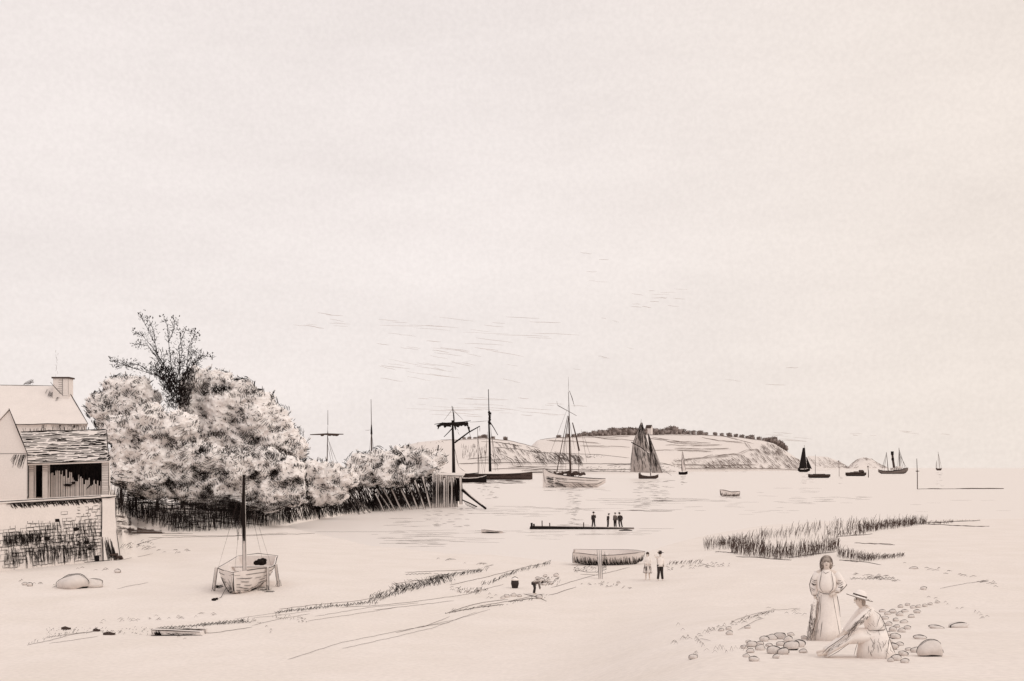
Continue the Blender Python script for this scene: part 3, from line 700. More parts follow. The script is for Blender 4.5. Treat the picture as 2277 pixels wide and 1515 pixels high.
# ============================================================= timber piling and slanted stakes at the water end
def plank(mb, a, b, w, t=.08, m=0):
    a, b = V(a), V(b); d = (b - a).normalized(); s = d.cross(V((0, 1, 0)))
    s = s.normalized() * w * .5 if s.length > .1 else V((w * .5, 0, 0)); o = V((0, t, 0))
    mb.hexa([a - s, a + s, a + s + o, a - s + o, b - s, b + s, b + s + o, b - s + o], m)
def piling():
    D = 188.0; px = D / F
    root = empty('timber_piling', P(1005, 1126, D), 'upright timber piling with sloping prop, at the water end of the hedge', 'piling')
    pl, gp = MB(), MB(); u = 962.0
    while u < 1016:
        w = U(2.2, 4.2); top = lerp(1056, 1066, (u - 962) / 54) + U(-4, 3); D2 = D + U(-.1, .1)
        plank(pl, P(u + w / 2, 1128, D2), P(u + w / 2 + U(-.8, .8), top, D2), w * px * .9, .25)
        gp.stroke([P(u + w + .3, 1128, D2 - .05), P(u + w + .5, 1095, D2 - .05), P(u + w + U(-.5, 1), top + 1, D2 - .05)], U(1.6, 2.8) * px)
        if R() < .5: gp.stroke([P(u + w * .5, 1120, D2 - .1), P(u + w * .5, 1085, D2 - .1), P(u + w * .5, 1072, D2 - .1)], U(2, 3) * px)
        u += w + .7
    bw(pl, 'planking', 'wood', root); bw(gp, 'plank_gap', 'ink', root)
    mb = MB(); plank(mb, P(1025, 1122, D - .6), P(1024, 1060, D - .6), 5.5 * px, .45); ps = bw(mb, 'corner_post', 'wood', root)
    mb = MB()
    for du in (-3, 3): mb.stroke([P(1025 + du, 1122, D - .65), P(1025 + du, 1090, D - .65), P(1024 + du, 1060, D - .65)], 1.8 * px)
    mb.stroke([P(1021, 1060, D - .65), P(1028, 1059, D - .65)], 2 * px)
    for k in range(16): u = U(1012, 1021); mb.stroke([P(u, 1066, D - .1), P(u, 1084, D - .1), P(u + U(-1, 1), 1115, D - .1)], U(1.5, 2.6) * px)
    bw(mb, 'post_edge', 'ink', ps)
    mb = MB(); mb.tube([P(1028, 1090, D - 1), P(1050, 1108, D - 4), P(1080, 1131, D - 8)], [3.0 * px, 2.8 * px, 2.4 * px], 6)
    bw(mb, 'sloping_prop', 'ink', root)
    mb = MB(); mb.tube([P(1029, 1085, D - 1.2), P(1048, 1103, D - 4.2), P(1072, 1122, D - 7)], 1.2 * px, 5); bw(mb, 'prop_face', 'wood', root)
    mb = MB(); mb.tube([P(1028, 1112, D - 1), P(1046, 1120, D - 3), P(1060, 1127, D - 5)], 1.4 * px, 5)
    for k in range(7): mb.stroke([P(1030 + k * 4, 1112 + k * 2, D - 1), P(1036 + k * 4, 1122 + k * 2, D - 3), P(1040 + k * 4, 1126 + k, D - 4)], 1.2 * px)
    bw(mb, 'low_brace', 'ink', root)
    mb = MB()                                        # landing deck behind the piling
    mb.hexa([P(968, 1060, D + .6), P(1028, 1062, D + .6), P(1034, 1055, D + 9), P(975, 1054, D + 9), P(968, 1057, D + .6), P(1028, 1059, D + .6), P(1034, 1052, D + 9), P(975, 1051, D + 9)])
    bw(mb, 'deck', 'wood', root)
    mb = MB(); mb.stroke([P(965, 1057, D + .5), P(1000, 1058, D + .5), P(1030, 1058, D + .5)], 1.8 * px)
    bw(mb, 'deck_edge', 'ink', root)
    # dark standing stakes and slanted props left of it
    lab = 'slanted grey stake leaning against the hedge bank, left of the upright timber piling'
    for (u0, y0, u1, y1, w, mt) in ((893, 1128, 862, 1070, 5, 'wood'), (880, 1132, 848, 1082, 4.5, 'wood'), (872, 1133, 838, 1090, 4, 'wood'), (915, 1130, 886, 1078, 5, 'wood'), (930, 1128, 905, 1072, 4.5, 'wood'),
                            (855, 1137, 835, 1098, 4, 'wood'), (945, 1126, 922, 1068, 4.5, 'wood'), (958, 1126, 940, 1060, 5, 'wood'), (825, 1139, 770, 1090, 3, 'wood'), (812, 1140, 776, 1096, 2.5, 'wood'), (800, 1141, 768, 1099, 2.5, 'wood')):
        D = interp(FRONT, u0) - 1.2; px = D / F; y0 = HY + (EYE + .1) / D * F; g = P(u0, y0, D)
        t = empty('slanted_stake', g, lab, 'stake', 'slanted stakes along the hedge bank')
        mb = MB(); plank(mb, P(u0, y0, D), P(u1, y1, D + .5), w * px, .2); bw(mb, 'shaft', mt, t)
        mb = MB()
        for s in (-.5, .5): mb.stroke([P(u0 + w * s, y0, D - .06), P((u0 + u1) / 2 + w * s, (y0 + y1) / 2 - 1, D + .2), P(u1 + w * s, y1, D + .42)], 1.7 * px)
        bw(mb, 'shaft_edge', 'ink', t)
    mb = MB()                                        # dark brush between the stakes
    for k in range(400):
        u = U(838, 962); t = R(); yb = interp([(820, 1137), (962, 1126)], u) - 4; h = U(.25, 1) * lerp(34, 58, (u - 838) / 124)
        D = 186 + U(0, 3) - (962 - u) * .12; px = D / F; l = U(-.7, .1); y1 = yb - h * R(); ln = U(9, 24)
        mb.stroke([P(u, y1, D), P(u - l * -ln * .4, y1 - ln * .5, D), P(u + l * ln, y1 - ln, D)], U(.9, 2.1) * px)
    tag(mb.build('brushwood', 'ink'), 'dark brushwood packed between the slanted stakes', 'brushwood', kind='stuff')
piling()

# ============================================================= headland, hills
HT_A = [(820, 1018), (850, 1007), (890, 993), (930, 983), (985, 978), (1040, 978), (1085, 976), (1130, 979), (1165, 987), (1200, 997), (1260, 1004), (1330, 1012), (1400, 1020), (1470, 1030), (1520, 1043)]
HT_B = [(1160, 1012), (1195, 980), (1240, 974), (1300, 970), (1420, 967), (1500, 965), (1560, 967), (1640, 972), (1690, 979), (1720, 986), (1745, 1001), (1770, 1018), (1790, 1028), (1812, 1035), (1840, 1044)]
HT_C = [(1740, 1040), (1780, 1022), (1800, 1014), (1840, 1016), (1870, 1028), (1885, 1038), (1905, 1022), (1920, 1017), (1935, 1019), (1955, 1031), (1975, 1040)]
def hillfun(tab, db0, u0, db1, u1, depth, pw):
    def db(u): return lerp(db0, db1, sm(u0, u1, u))
    def top(u): return (EYE - (interp(tab, u) - HY) / F * (db(u) + depth))
    def pt(u, t):
        D = db(u) + depth * t
        z = -1 + (top(u) + 1) * (t ** pw) if t <= 1 else top(u) * max(0, 1 - (t - 1) * 1.2) 
        return V(((u - CX) / F * D, D, z))
    def at(u, py):
        lo, hi = 0.0, 1.0
        for _ in range(14):
            m = (lo + hi) / 2; q = pt(u, m); qy = HY + (EYE - q.z) / q.y * F
            if qy > py: lo = m
            else: hi = m
        return pt(u, hi)
    return pt, at
hA, atA = hillfun(HT_A, 820, 820, 1150, 1520, 420, .75)
hB, atB = hillfun(HT_B, 1250, 1160, 2300, 1840, 900, .62)
hC, atC = hillfun(HT_C, 3600, 1740, 4600, 1975, 900, .7)
def hillmesh(name, pt, u0, u1, mt='hill'):
    mb = MB(); n = int((u1 - u0) / 3); ts = [0, .03, .08, .15, .25, .4, .55, .7, .85, 1, 1.1, 1.3, 1.7]
    for t in ts:
        for k in range(n + 1):
            u = lerp(u0, u1, k / n); q = pt(u, t); q.z += (N.noise(V((q.x * .012, q.y * .006, 0))) * 1.6) * (t > .05); mb.v.append(tuple(q))
    for i in range(len(ts) - 1):
        for j in range(n):
            a = i * (n + 1) + j; mb.f.append((a, a + 1, a + n + 2, a + n + 1)); mb.m.append(0)
    return tag(mb.build(name, mt, smooth=True), kind='structure')
hillmesh('near_hill', hA, 820, 1520); hillmesh('headland', hB, 1160, 1840); hillmesh('far_hills', hC, 1740, 1975)

def hill_marks():
    mb = MB()
    def line(at, pts, w=1.2, jit=.6, gap=0.0, off=1.2):
        for (a, b) in zip(pts, pts[1:]):
            n = max(2, int(abs(b[0] - a[0]) / 9)); pp = []
            for k in range(n + 1):
                u = lerp(a[0], b[0], k / n); py = lerp(a[1], b[1], k / n) + U(-jit, jit); q = at(u, py); q = q + V((0, -off * 1.5, off)); pp.append(q)
            px = pp[0].y / F
            if R() >= gap: mb.stroke(pp, w * px)
    # field boundaries on the plateau
    for pts in ([(1215, 981), (1280, 983), (1330, 987)], [(1240, 974), (1300, 973), (1345, 974), (1400, 972)], [(1290, 993), (1350, 994), (1400, 996)], [(1330, 976), (1380, 978), (1420, 983)],
                [(1440, 976), (1475, 980), (1500, 987), (1560, 989)], [(1450, 974), (1490, 980), (1520, 985)], [(1480, 991), (1530, 992), (1600, 990)], [(1485, 984), (1540, 984), (1580, 987)],
                [(1500, 998), (1560, 1000), (1620, 998)], [(1560, 974), (1600, 981), (1650, 985)], [(1600, 968), (1640, 979), (1670, 986)], [(1420, 1003), (1500, 1002), (1580, 1005)],
                [(1500, 1028), (1540, 1020), (1580, 1018), (1620, 1015)], [(1520, 1024), (1560, 1020), (1585, 1012)], [(1590, 1014), (1640, 1010), (1660, 1002), (1680, 1000)], [(1590, 1016), (1620, 1012), (1650, 1013)],
                [(1500, 1034), (1600, 1036), (1680, 1034)], [(1655, 984), (1665, 998), (1672, 1004)]):
        line(atB, pts, 1.3); line(atB, [(u + 6, y + 1.5) for u, y in pts], .8, .8, .3)
    for k in range(330):                                # wooded cliff, slanting strokes
        u = U(1560, 1790); y0 = max(interp(HT_B, u) + 2, interp([(1560, 1034), (1600, 1018), (1660, 1012), (1700, 985), (1740, 988), (1790, 1030)], u)) ; y1 = 1044
        py = lerp(y0, y1, R()); 
        if py > 1043: continue
        ln = U(5, 15); a = atB(u, py); b = atB(u + ln * .8, min(1044, py + ln * .75)); m = (a + b) / 2; o = V((0, -3, 1.6)); mb.stroke([a + o, m + o * 1.3, b + o], U(.8, 1.6) * a.y / F)
    for k in range(120):
        u = U(1480, 1640); py = U(1020, 1042); a = atB(u, py); b = atB(u + U(3, 8), py + U(3, 7)); o = V((0, -3, 1.6)); mb.stroke([a + o, b + o], U(.7, 1.2) * a.y / F)
    for k in range(60):                                 # darker scarp under the trees at the end
        u = U(1690, 1750); py = interp(HT_B, u) + U(1, 26); a = atB(u, py); b = atB(u + U(3, 8), py + U(6, 12)); o = V((0, -3, 1.8)); mb.stroke([a + o, b + o], U(1.2, 2.0) * a.y / F)
    o_ = hB
    for (u0, u1, py) in ((1490, 1700, 1044.5), (1560, 1790, 1043.5), (1690, 1700, 1044)):
        n = 12; mb.stroke([o_(lerp(u0, u1, k / n), .012) + V((0, -2, .8 + U(-.3, .3))) for k in range(n + 1)], 1.6 * o_(u0, 0).y / F)
    line(atB, [(1200, 977), (1300, 971.5), (1420, 968.5), (1560, 968.5), (1640, 973.5), (1690, 980)], 1.1, .4)
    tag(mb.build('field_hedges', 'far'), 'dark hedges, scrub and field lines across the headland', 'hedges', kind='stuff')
    mb = MB()
    def line2(pts, w=1.2, jit=.5): 
        pp = []
        for (a, b) in zip(pts, pts[1:]):
            n = max(2, int(abs(b[0] - a[0]) / 9)); pp += [atA(lerp(a[0], b[0], k / n), lerp(a[1], b[1], k / n) + U(-jit, jit)) + V((0, -1, .8)) for k in range(n + (b is pts[-1]))]
        mb.stroke(pp, w * pp[0].y / F)
    for pts in ([(1098, 996), (1150, 1000), (1200, 1008), (1300, 1011), (1400, 1016)], [(1020, 1033), (1120, 1031), (1200, 1031), (1260, 1033), (1400, 1033), (1500, 1030)], [(1040, 1023), (1090, 1018)], [(1060, 1026), (1120, 1024)],
                [(1130, 1041), (1200, 1040), (1260, 1040)], [(1160, 1048), (1230, 1046), (1300, 1047), (1360, 1046), (1480, 1046)], [(1185, 1050), (1260, 1050), (1330, 1050)], [(1290, 1049), (1400, 1051), (1500, 1049)], [(1350, 1036), (1420, 1034), (1500, 1034)],
                [(1090, 1045), (1160, 1043), (1230, 1049)], [(1140, 1038), (1210, 1044), (1240, 1048)], [(1070, 984), (1110, 985), (1160, 994)]): line2(pts, U(1.1, 1.7))
    for k in range(260):
        u = U(1085, 1290); py = U(interp(HT_A, u) + 4, 1028); 
        if R() < .35 and u < 1180: continue
        a = atA(u, py); b = atA(u + U(5, 14), py + U(5, 13)); mb.stroke([a + V((0, -1, .8)), (a + b) / 2 + V((0, -1, 1.4)), b + V((0, -1, .8))], U(.8, 1.6) * a.y / F)
    for k in range(90):
        u = U(1025, 1085); py = U(995, 1022); a = atA(u, py); mb.stroke([a + V((0, -1, .2)), a + V((.2, -1, U(2, 5)))], U(.8, 1.5) * a.y / F)
    for k in range(120):
        u = U(1290, 1520); py = U(1038, 1050); a = atA(u, py); mb.stroke([a + V((0, -1, .3)), a + V((U(1, 4), -1, U(.3, 1.5)))], U(.8, 1.4) * a.y / F)
    for k in range(60):
        u = U(1300, 1345); py = U(1011, 1018); a = atA(u, py); mb.stroke([a + V((0, -1, .3)), a + V((3, -1, -U(.5, 2)))], U(.8, 1.2) * a.y / F)
    line2([(980, 980), (1040, 980), (1085, 978), (1130, 981), (1165, 989), (1200, 999)], 1.2)
    for k in range(60): u = U(860, 990); a = atA(u, interp(HT_A, u) + U(3, 40)); mb.stroke([a + V((0, -1, .3)), a + V((U(-2, 2), -1, U(1, 3)))], U(.8, 1.4) * a.y / F)
    tag(mb.build('hill_scrub', 'mid'), 'dark scrub and tracks on the near low hill', 'scrub', kind='stuff')
    mb = MB()
    for k in range(120):
        u = U(1785, 1880); t0 = interp(HT_C, u) + 1
        py = U(t0, 1041); a = atC(u, py); b = atC(u + U(3, 10), min(1042, py + U(2, 9))); mb.stroke([a + V((0, -6, 2.5)), b + V((0, -6, 2.5))], U(.8, 1.3) * a.y / F)
    for k in range(70):
        u = U(1888, 1965); t0 = interp(HT_C, u) + 1
        py = U(t0, 1041) if R() < .5 else t0 + U(0, 2); s = -1 if u < 1912 else 1; a = atC(u, py); b = atC(u + s * U(3, 10), min(1041.5, py + U(2, 7))); mb.stroke([a + V((0, -6, 2.5)), b + V((0, -6, 2.5))], U(.8, 1.3) * a.y / F)
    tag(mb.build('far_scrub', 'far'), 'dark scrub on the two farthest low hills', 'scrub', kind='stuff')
    # row of trees along the plateau, one by one
    protos = []
    for v in range(5):
        crownb, tk = MB(), MB(); px = 1.0
        for k in range(7): crownb.blob((U(-3.6, 3.6), U(-3, 3), U(4, 8.5)), (U(2.4, 3.6), U(2.4, 3.4), U(2.2, 3.2)), 0, 8, 6, .25, 2, v * 9 + k)
        for k in range(300):
            a = U(0, 6.28); r = math.sqrt(R()) * 5.6; q = V((r * math.cos(a), r * math.sin(a) , U(2, 11.5) - r * .3)); d = V((U(-1, 1), U(-.5, .5), U(-.2, 1))).normalized(); ln = U(.9, 2.4)
            tk.stroke([q, q + d * ln * .5 + V((.2, 0, .2)), q + d * ln], U(.5, 1.0))
        tr = MB(); tr.tube([(0, 0, -1), (.1, 0, 2.5), (.2, 0, 6)], [.7, .6, .3], 5)
        protos.append((crownb, tk, tr))
    meshes = None; first = []
    row = [(1275, 971, .5), (1288, 970, .6), (1312, 968, .6), (1333, 966, .8), (1353, 965, .9), (1371, 964, 1.0), (1388, 963, 1.1), (1405, 962, 1.1), (1420, 962, .9), (1518, 963, .8), (1542, 965, .6), (1570, 966, .5), (1605, 968, .5), (1636, 970, .5), (1662, 972, .5), (1700, 976, .6), (1720, 979, .9), (1732, 982, 1.0), (1745, 990, .7), (1243, 972, .55), (1262, 971, .5), (1300, 968, .7), (1322, 967, .8), (1343, 965, 1.0), (1362, 964, 1.1), (1380, 963, 1.15), (1397, 961, 1.3), (1412, 961, 1.25), (1428, 961, 1.1), (1455, 963, .9), (1466, 962, 1.0), (1480, 961, 1.1), (1493, 960, 1.35), (1506, 962, .95), (1530, 964, .65), (1557, 965, .8), (1590, 967, .5), (1622, 969, .6), (1650, 971, .6), (1672, 973, .65), (1688, 974, .6), (1712, 977, .9), (1726, 979, 1.0), (1738, 984, .8)]
    near = [(1032, 978, .42), (1044, 976, .45), (1056, 974, .45), (1066, 972, .5), (1078, 971, .7), (1096, 972, .5), (1124, 975, .55), (978, 1000, .3), (958, 1003, .25)]
    for grp, lst, pf, lab, nm in (('trees along the headland top', row, hB, 'small round dark tree in the row along the top of the far headland', 'round_tree'), ('trees on the near low hill', near[:7], hA, 'small dark tree on the crest of the low hill behind the two-masted ship', 'hill_tree')):
        for i, (u, py, s) in enumerate(lst):
            q = pf(u, 1.0); v = i % 5; k = s * q.y / F * 1.75
            if len(first) <= v:
                cb, tk, tr = protos[v]
                first.append(([('crown', cb, 'tcrown'), ('twigs', tk, 'soft'), ('trunk', tr, 'soft')], []))
                for n_, m_, mt in first[v][0]:
                    o = m_.build(n_, mt); first[v][1].append((n_, o.data)); bpy.data.objects.remove(o)
            t = empty(nm, q + V((0, 0, -3.2 * k)), lab, 'tree', grp, rz=U(0, 6)); t.scale = (k, k, k * U(.85, 1.1))
            for n_, me in first[v][1]:
                o = bpy.data.objects.new(n_, me); COL.objects.link(o); o.parent = t
    # house on the headland
    q = hB(1443, 1.0); k = q.y / F; b = empty('hilltop_house', q, 'small white house with a dark roof alone among the hilltop trees', 'house')
    W, H_ = 9 * k, 9 * k
    mb = MB(); mb.poly([(-W, -6, -4), (W, -6, -4), (W, -6, H_ + 6 * k), (-W, -6, H_ + 6 * k)]); mb.poly([(W, -6, -4), (W, 8, -4), (W, 8, H_ + 6 * k), (W, 1, H_ + 14 * k), (W, -6, H_ + 6 * k)]); mb.poly([(W, 8, -4), (-W, 8, -4), (-W, 8, H_ + 6 * k), (W, 8, H_ + 6 * k)]); mb.poly([(-W, 8, -4), (-W, -6, -4), (-W, -6, H_ + 6 * k), (-W, 1, H_ + 14 * k), (-W, 8, H_ + 6 * k)])
    mb.build('wall', 'plaster', b)
    mb = MB(); mb.hexa([(-W, -7, H_ + 5.5 * k), (W, -7, H_ + 5.5 * k), (W, 1, H_ + 14.5 * k), (-W, 1, H_ + 14.5 * k), (-W, -7, H_ + 6.5 * k), (W, -7, H_ + 6.5 * k), (W, 1, H_ + 15.5 * k), (-W, 1, H_ + 15.5 * k)])
    mb.hexa([(-W, 1, H_ + 14.5 * k), (W, 1, H_ + 14.5 * k), (W, 9, H_ + 5.5 * k), (-W, 9, H_ + 5.5 * k), (-W, 1, H_ + 15.5 * k), (W, 1, H_ + 15.5 * k), (W, 9, H_ + 6.5 * k), (-W, 9, H_ + 6.5 * k)])
    mb.build('roof', 'mid', b); b.rotation_euler = (0, 0, -.5)
    b.scale = (.75, .75, .75); b.location.z += 3
hill_marks()

# ============================================================= clouds: thin dark streaks
def clouds():
    mb = MB(); D = 3200.0; px = D / F
    def st(u, py, ln, sl, w):
        dd = D + U(-500, 900); n = 4
        mb.stroke([P(u + ln * k / n, py + sl * ln * k / n + U(-.7, .7), dd) for k in range(n + 1)], w * px, sides=4)
    for (n, u0, u1, y0, y1, l0, l1, s0, s1) in ((34, 830, 1180, 700, 770, 30, 150, .02, .14), (46, 830, 1130, 770, 850, 30, 110, .10, .24), (46, 900, 1190, 880, 925, 25, 110, .02, .10), (16, 640, 760, 690, 725, 25, 60, .05, .18), (22, 1395, 1500, 640, 684, 15, 60, -.04, .16),
                                              (8, 1190, 1290, 895, 925, 20, 60, -.02, .1), (12, 1700, 1790, 962, 984, 25, 70, .02, .1), (12, 1880, 2100, 955, 985, 15, 50, 0, .15), (5, 1560, 1780, 780, 880, 20, 70, -.05, .12), (10, 1250, 1420, 690, 830, 12, 40, .05, .3), (7, 1240, 1420, 560, 640, 20, 60, 0, .2)):
        for k in range(int(n * .62)): st(U(u0, u1), U(y0, y1), U(l0, l1) * .8, U(s0, s1), U(.42, .85))
    tag(mb.build('clouds', 'cloud'), kind='structure')
clouds()
# ============================================================= vessels
class Vessel:
    """local frame in photo pixels at the vessel's distance: x right, up positive, y metres away"""
    def __init__(s, name, label, u, yw, cat, group=None, sink=0.0):
        s.D = F * EYE / (yw - HY); s.k = s.D / F; s.u = u; s.yw = yw
        s.root = empty(name, wat(u, yw), label, cat, group)
    def p(s, u, py, y=0.0): return V(((u - s.u) * s.k, y, (s.yw - py) * s.k))
    def part(s, mb, name, mt, parent=None, smooth=False): return mb.build(name, mt, parent or s.root, smooth)
    def spar(s, name, pts, w, mt='ink', y=0.0, sides=5, parent=None):
        mb = MB(); n = len(pts); mb.tube([s.p(a, b, y) for a, b in pts], [lerp(w, w * .55, i / max(1, n - 1)) * .5 * s.k for i in range(n)], sides); return s.part(mb, name, mt, parent)
    def ropes(s, name, lines, w=.9, mt='mid', parent=None):
        mb = MB()
        for l in lines:
            y0, y1 = (l[2], l[3]) if len(l) > 2 else (0, 0)
            mb.stroke([s.p(*l[0], y0), (s.p(*l[0], y0) + s.p(*l[1], y1)) / 2 + V((0, 0, -.1)), s.p(*l[1], y1)], w * s.k)
        return s.part(mb, name, mt, parent)
    def hull(s, st, mt='plaster', name='hull'):
        mb = MB(); rings = []
        for (u, hb, pd, pb) in st:
            a = s.p(u, pd); b = s.p(u, pb)
            rings.append([V((a.x, -hb, a.z)), V((a.x, -hb * .92, lerp(a.z, b.z, .5))), V((a.x, -hb * .45, b.z)), V((a.x, hb * .45, b.z)), V((a.x, hb * .92, lerp(a.z, b.z, .5))), V((a.x, hb, a.z))])
        mb.loft(rings); return s.part(mb, name, mt)
    def hatch(s, st, lines, name, mt='ink', w=1.3, out=.06):
        """strokes on the near side of the hull; lines of (u, frac) points, frac 0 deck..1 bottom"""
        mb = MB()
        for l in lines:
            pp = []
            for (u, f_) in l:
                hb = interp([(q[0], q[1]) for q in st], u); pd = interp([(q[0], q[2]) for q in st], u); pb = interp([(q[0], q[3]) for q in st], u)
                hh = hb * (lerp(1, .92, f_ * 2) if f_ < .5 else lerp(.92, .45, f_ * 2 - 1))
                q = s.p(u, lerp(pd, pb, f_)); pp.append(V((q.x, -hh - out, q.z)))
            mb.stroke(pp, w * s.k)
        return s.part(mb, name, mt)
    def sail(s, q, mt, name='sail', belly=1.0, y=0.0, hat=0, hmt='ink', hw=1.0, hdir=0.0):
        """q: four corners (u,py) tl, tr, br, bl"""
        mb = MB(); n = 6
        def at(i, j):
            a, b = i, j
            u = lerp(lerp(q[0][0], q[1][0], a), lerp(q[3][0], q[2][0], a), b); py = lerp(lerp(q[0][1], q[1][1], a), lerp(q[3][1], q[2][1], a), b)
            return s.p(u, py, y - belly * math.sin(math.pi * a) * math.sin(math.pi * min(1, b * .9 + .1)))
        for side in (0, 1):
            g = [[at(i / n, j / n) + V((0, .08 * side, 0)) for i in range(n + 1)] for j in range(n + 1)]
            for j in range(n):
                for i in range(n): mb.poly([g[j][i], g[j][i + 1], g[j + 1][i + 1], g[j + 1][i]])
        o = s.part(mb, name, mt, smooth=True)
        if hat:
            mb = MB()
            for k in range(hat):
                a = U(.03, .97); b = R() ** 1.5 * .8; e = min(1, b + U(.12, .4)); a2 = min(1, max(0, a + hdir * (e - b)))
                mb.stroke([at(a, b) + V((0, -.1, 0)), at((a + a2) / 2, (b + e) / 2) + V((0, -.12, 0)), at(a2, e) + V((0, -.1, 0))], U(.6, 1.3) * hw * s.k)
            mb.stroke([at(0, k / 6) + V((0, -.08, 0)) for k in range(7)], 1.1 * hw * s.k); mb.stroke([at(1, k / 6) + V((0, -.08, 0)) for k in range(7)], .9 * hw * s.k)
            s.part(mb, 'seam', hmt, o)
        return o

# --- two-masted trading ship behind the piling
v = Vessel('two_masted_ship', 'big two-masted ship with a dark furled square sail, moored beyond the timber piling', 1095, 1067, 'ship')
st = [(980, 1.5, 1050, 1070), (1000, 4, 1052, 1070), (1060, 5, 1054, 1070), (1120, 5, 1054, 1070), (1160, 3.5, 1052, 1070), (1184, .5, 1049, 1066)]
v.hull(st, 'mid')
v.hatch(st, [[(lerp(985, 1180, k / 8), f) for k in range(9)] for f in (.02, .2)], 'rail', w=1.6)
v.hatch(st, [[(u, U(.3, .4)), (u + U(3, 12), U(.5, .95))] for u in [U(1000, 1175) for _ in range(70)]], 'hull_planking', w=1.4)
v.hatch(st, [[(lerp(1000, 1178, k / 8), f) for k in range(9)] for f in (.75, .9)], 'waterline_strake', w=2.2)
v.spar('bowsprit', [(1176, 1051), (1205, 1051.5), (1240, 1054)], 2.2)
mm = v.spar('foremast', [(1009, 1053), (1008, 985), (1006, 935)], 8); v.spar('fore_topmast', [(1010, 945), (1008, 920), (1005, 903)], 2.6, parent=mm)
mb = MB(); a = [(966, 944), (980, 942), (1005, 941), (1030, 939), (1047, 936)]
mb.tube([v.p(x, y, -1) for x, y in a], [1.2 * v.k * w_ for w_ in (.5, 1, 1.3, 1, .5)], 6); yd = v.part(mb, 'yard', 'ink')
mb = MB()
for k in range(26):
    u = lerp(975, 1038, k / 25); mb.blob(v.p(u, 944 + U(-2, 3.5) - 2 * (u > 1025), -1.2), (1.0, .7, U(.6, 1.3)), 0, 7, 5, .3, 2, k)
for (u0, y0, u1, y1) in ((977, 945, 974, 955), (1038, 942, 1042, 952), (1042, 950, 1044, 962), (1012, 946, 1013, 957)): mb.tube([v.p(u0, y0, -1.2), v.p(u1, y1, -1.2)], [.8, .2], 5)
v.part(mb, 'furled_sail', 'ink', yd)
v.spar('gaff', [(1011, 985), (1042, 962), (1067, 948)], 4.2)
v.spar('brace_block', [(1006, 952), (997, 962), (987, 972)], 2.6)
mn = v.spar('mainmast', [(1090, 1049), (1089, 990), (1087, 935)], 6.5); v.spar('main_topmast', [(1088, 945), (1087, 905), (1086, 866)], 2.6, parent=mn)
mb = MB()
for k in range(10): mb.blob(v.p(1089 + U(-2, 2.5), 917 + k * 2.8, -.8), (.6, .5, .8), 0, 6, 5, .3, 2, k)
v.part(mb, 'furled_topsail', 'ink', mn); v.spar('small_gaff', [(1089, 938), (1098, 952), (1107, 968)], 2.6)
v.ropes('rigging', [((1044, 939), (1085, 936)), ((1006, 910), (988, 934)), ((1006, 910), (1030, 934)), ((1008, 905), (1012, 945)), ((1042, 955), (1048, 978)), ((1067, 948), (1067, 960)), ((1086, 880), (1089, 935)), ((1005, 975), (1012, 1050), 0, -3), ((1008, 985), (1020, 1035), 0, -3), ((1014, 1020), (1022, 1040), 0, -3), ((1022, 1040), (1035, 1049), 0, -3), ((1090, 940), (1102, 1048), 0, -4), ((1092, 960), (1108, 1048), 0, -4), ((1084, 960), (1078, 1050), 0, -4), ((1094, 1000), (1104, 1040), 0, -4), ((1018, 960), (1022, 968)), ((1012, 950), (1020, 958)), ((1040, 942), (1046, 962))], 1.1)
# --- small sloop in front of it
v = Vessel('small_sloop', 'small black-hulled sloop with one thin bare mast, lying alongside the big two-masted ship', 1042, 1073, 'boat')
st = [(1003, .3, 1056, 1066), (1012, 1.4, 1061, 1074), (1040, 2.2, 1063, 1076), (1068, 2, 1061, 1076), (1082, 1.0, 1056, 1075)]
v.hull(st, 'ink'); v.hatch(st, [[(lerp(1004, 1082, k / 8), .05) for k in range(9)]], 'gunwale', 'plaster', w=2.2)
v.spar('mast', [(1063.5, 1062), (1063, 1000), (1062, 952)], 1.8, 'mid'); v.spar('boom', [(1063, 1052), (1040, 1054), (1015, 1056)], 2.2)
v.ropes('rigging', [((1062, 965), (1074, 1058)), ((1062, 975), (1079, 1056)), ((1062, 990), (1068, 1058))], .8)

# --- ketch at anchor
v = Vessel('anchored_ketch', 'pale-hulled ketch at anchor with bare tall mast and slack rigging, left of the grey sail', 1265, 1084, 'ship')
st = [(1207, .12, 1042, 1086), (1214, 1.1, 1046, 1086), (1232, 2.4, 1053, 1087), (1262, 3.0, 1058, 1087), (1300, 2.8, 1062, 1086), (1328, 1.9, 1064, 1084), (1346, .9, 1064, 1074)]
v.hull(st, 'plaster')
v.hatch(st, [[(lerp(1207, 1346, k / 10), .02) for k in range(11)]], 'rail', w=2.0)
v.hatch(st, [[(lerp(1232, 1330, k / 8), .26) for k in range(9)], [(lerp(1240, 1300, k / 5), .5) for k in range(6)], [(lerp(1280, 1338, k / 5), .62) for k in range(6)]], 'strake', 'mid', w=1.1)
v.hatch(st, [[(u, f), (u + U(10, 26), min(.98, f + U(.0, .12)))] for u, f in [(U(1210, 1240), U(.25, .95)) for _ in range(46)]] + [[(u, f), (u + U(8, 16), f + .03)] for u, f in [(U(1212, 1228), U(.35, .7)) for _ in range(16)]], 'hull_planking', w=1.2)
v.hatch(st, [[(u, U(.5, .8)), (u + U(8, 16), .95)] for u in [U(1240, 1318) for _ in range(22)]] + [[(1207, .02), (1210, .5), (1216, .98)], [(1315, .9), (1330, .6), (1344, .35)]], 'hull_seam', 'mid', w=1.0)
mb = MB()
for k in range(34): mb.blob(v.p(U(1232, 1300), 1055 + U(-4, 2), U(-1.5, 1.5)), (U(.3, .9), .4, U(.25, .6)), 0, 6, 5, .3, 2, k)
v.part(mb, 'deck_gear', 'mid')
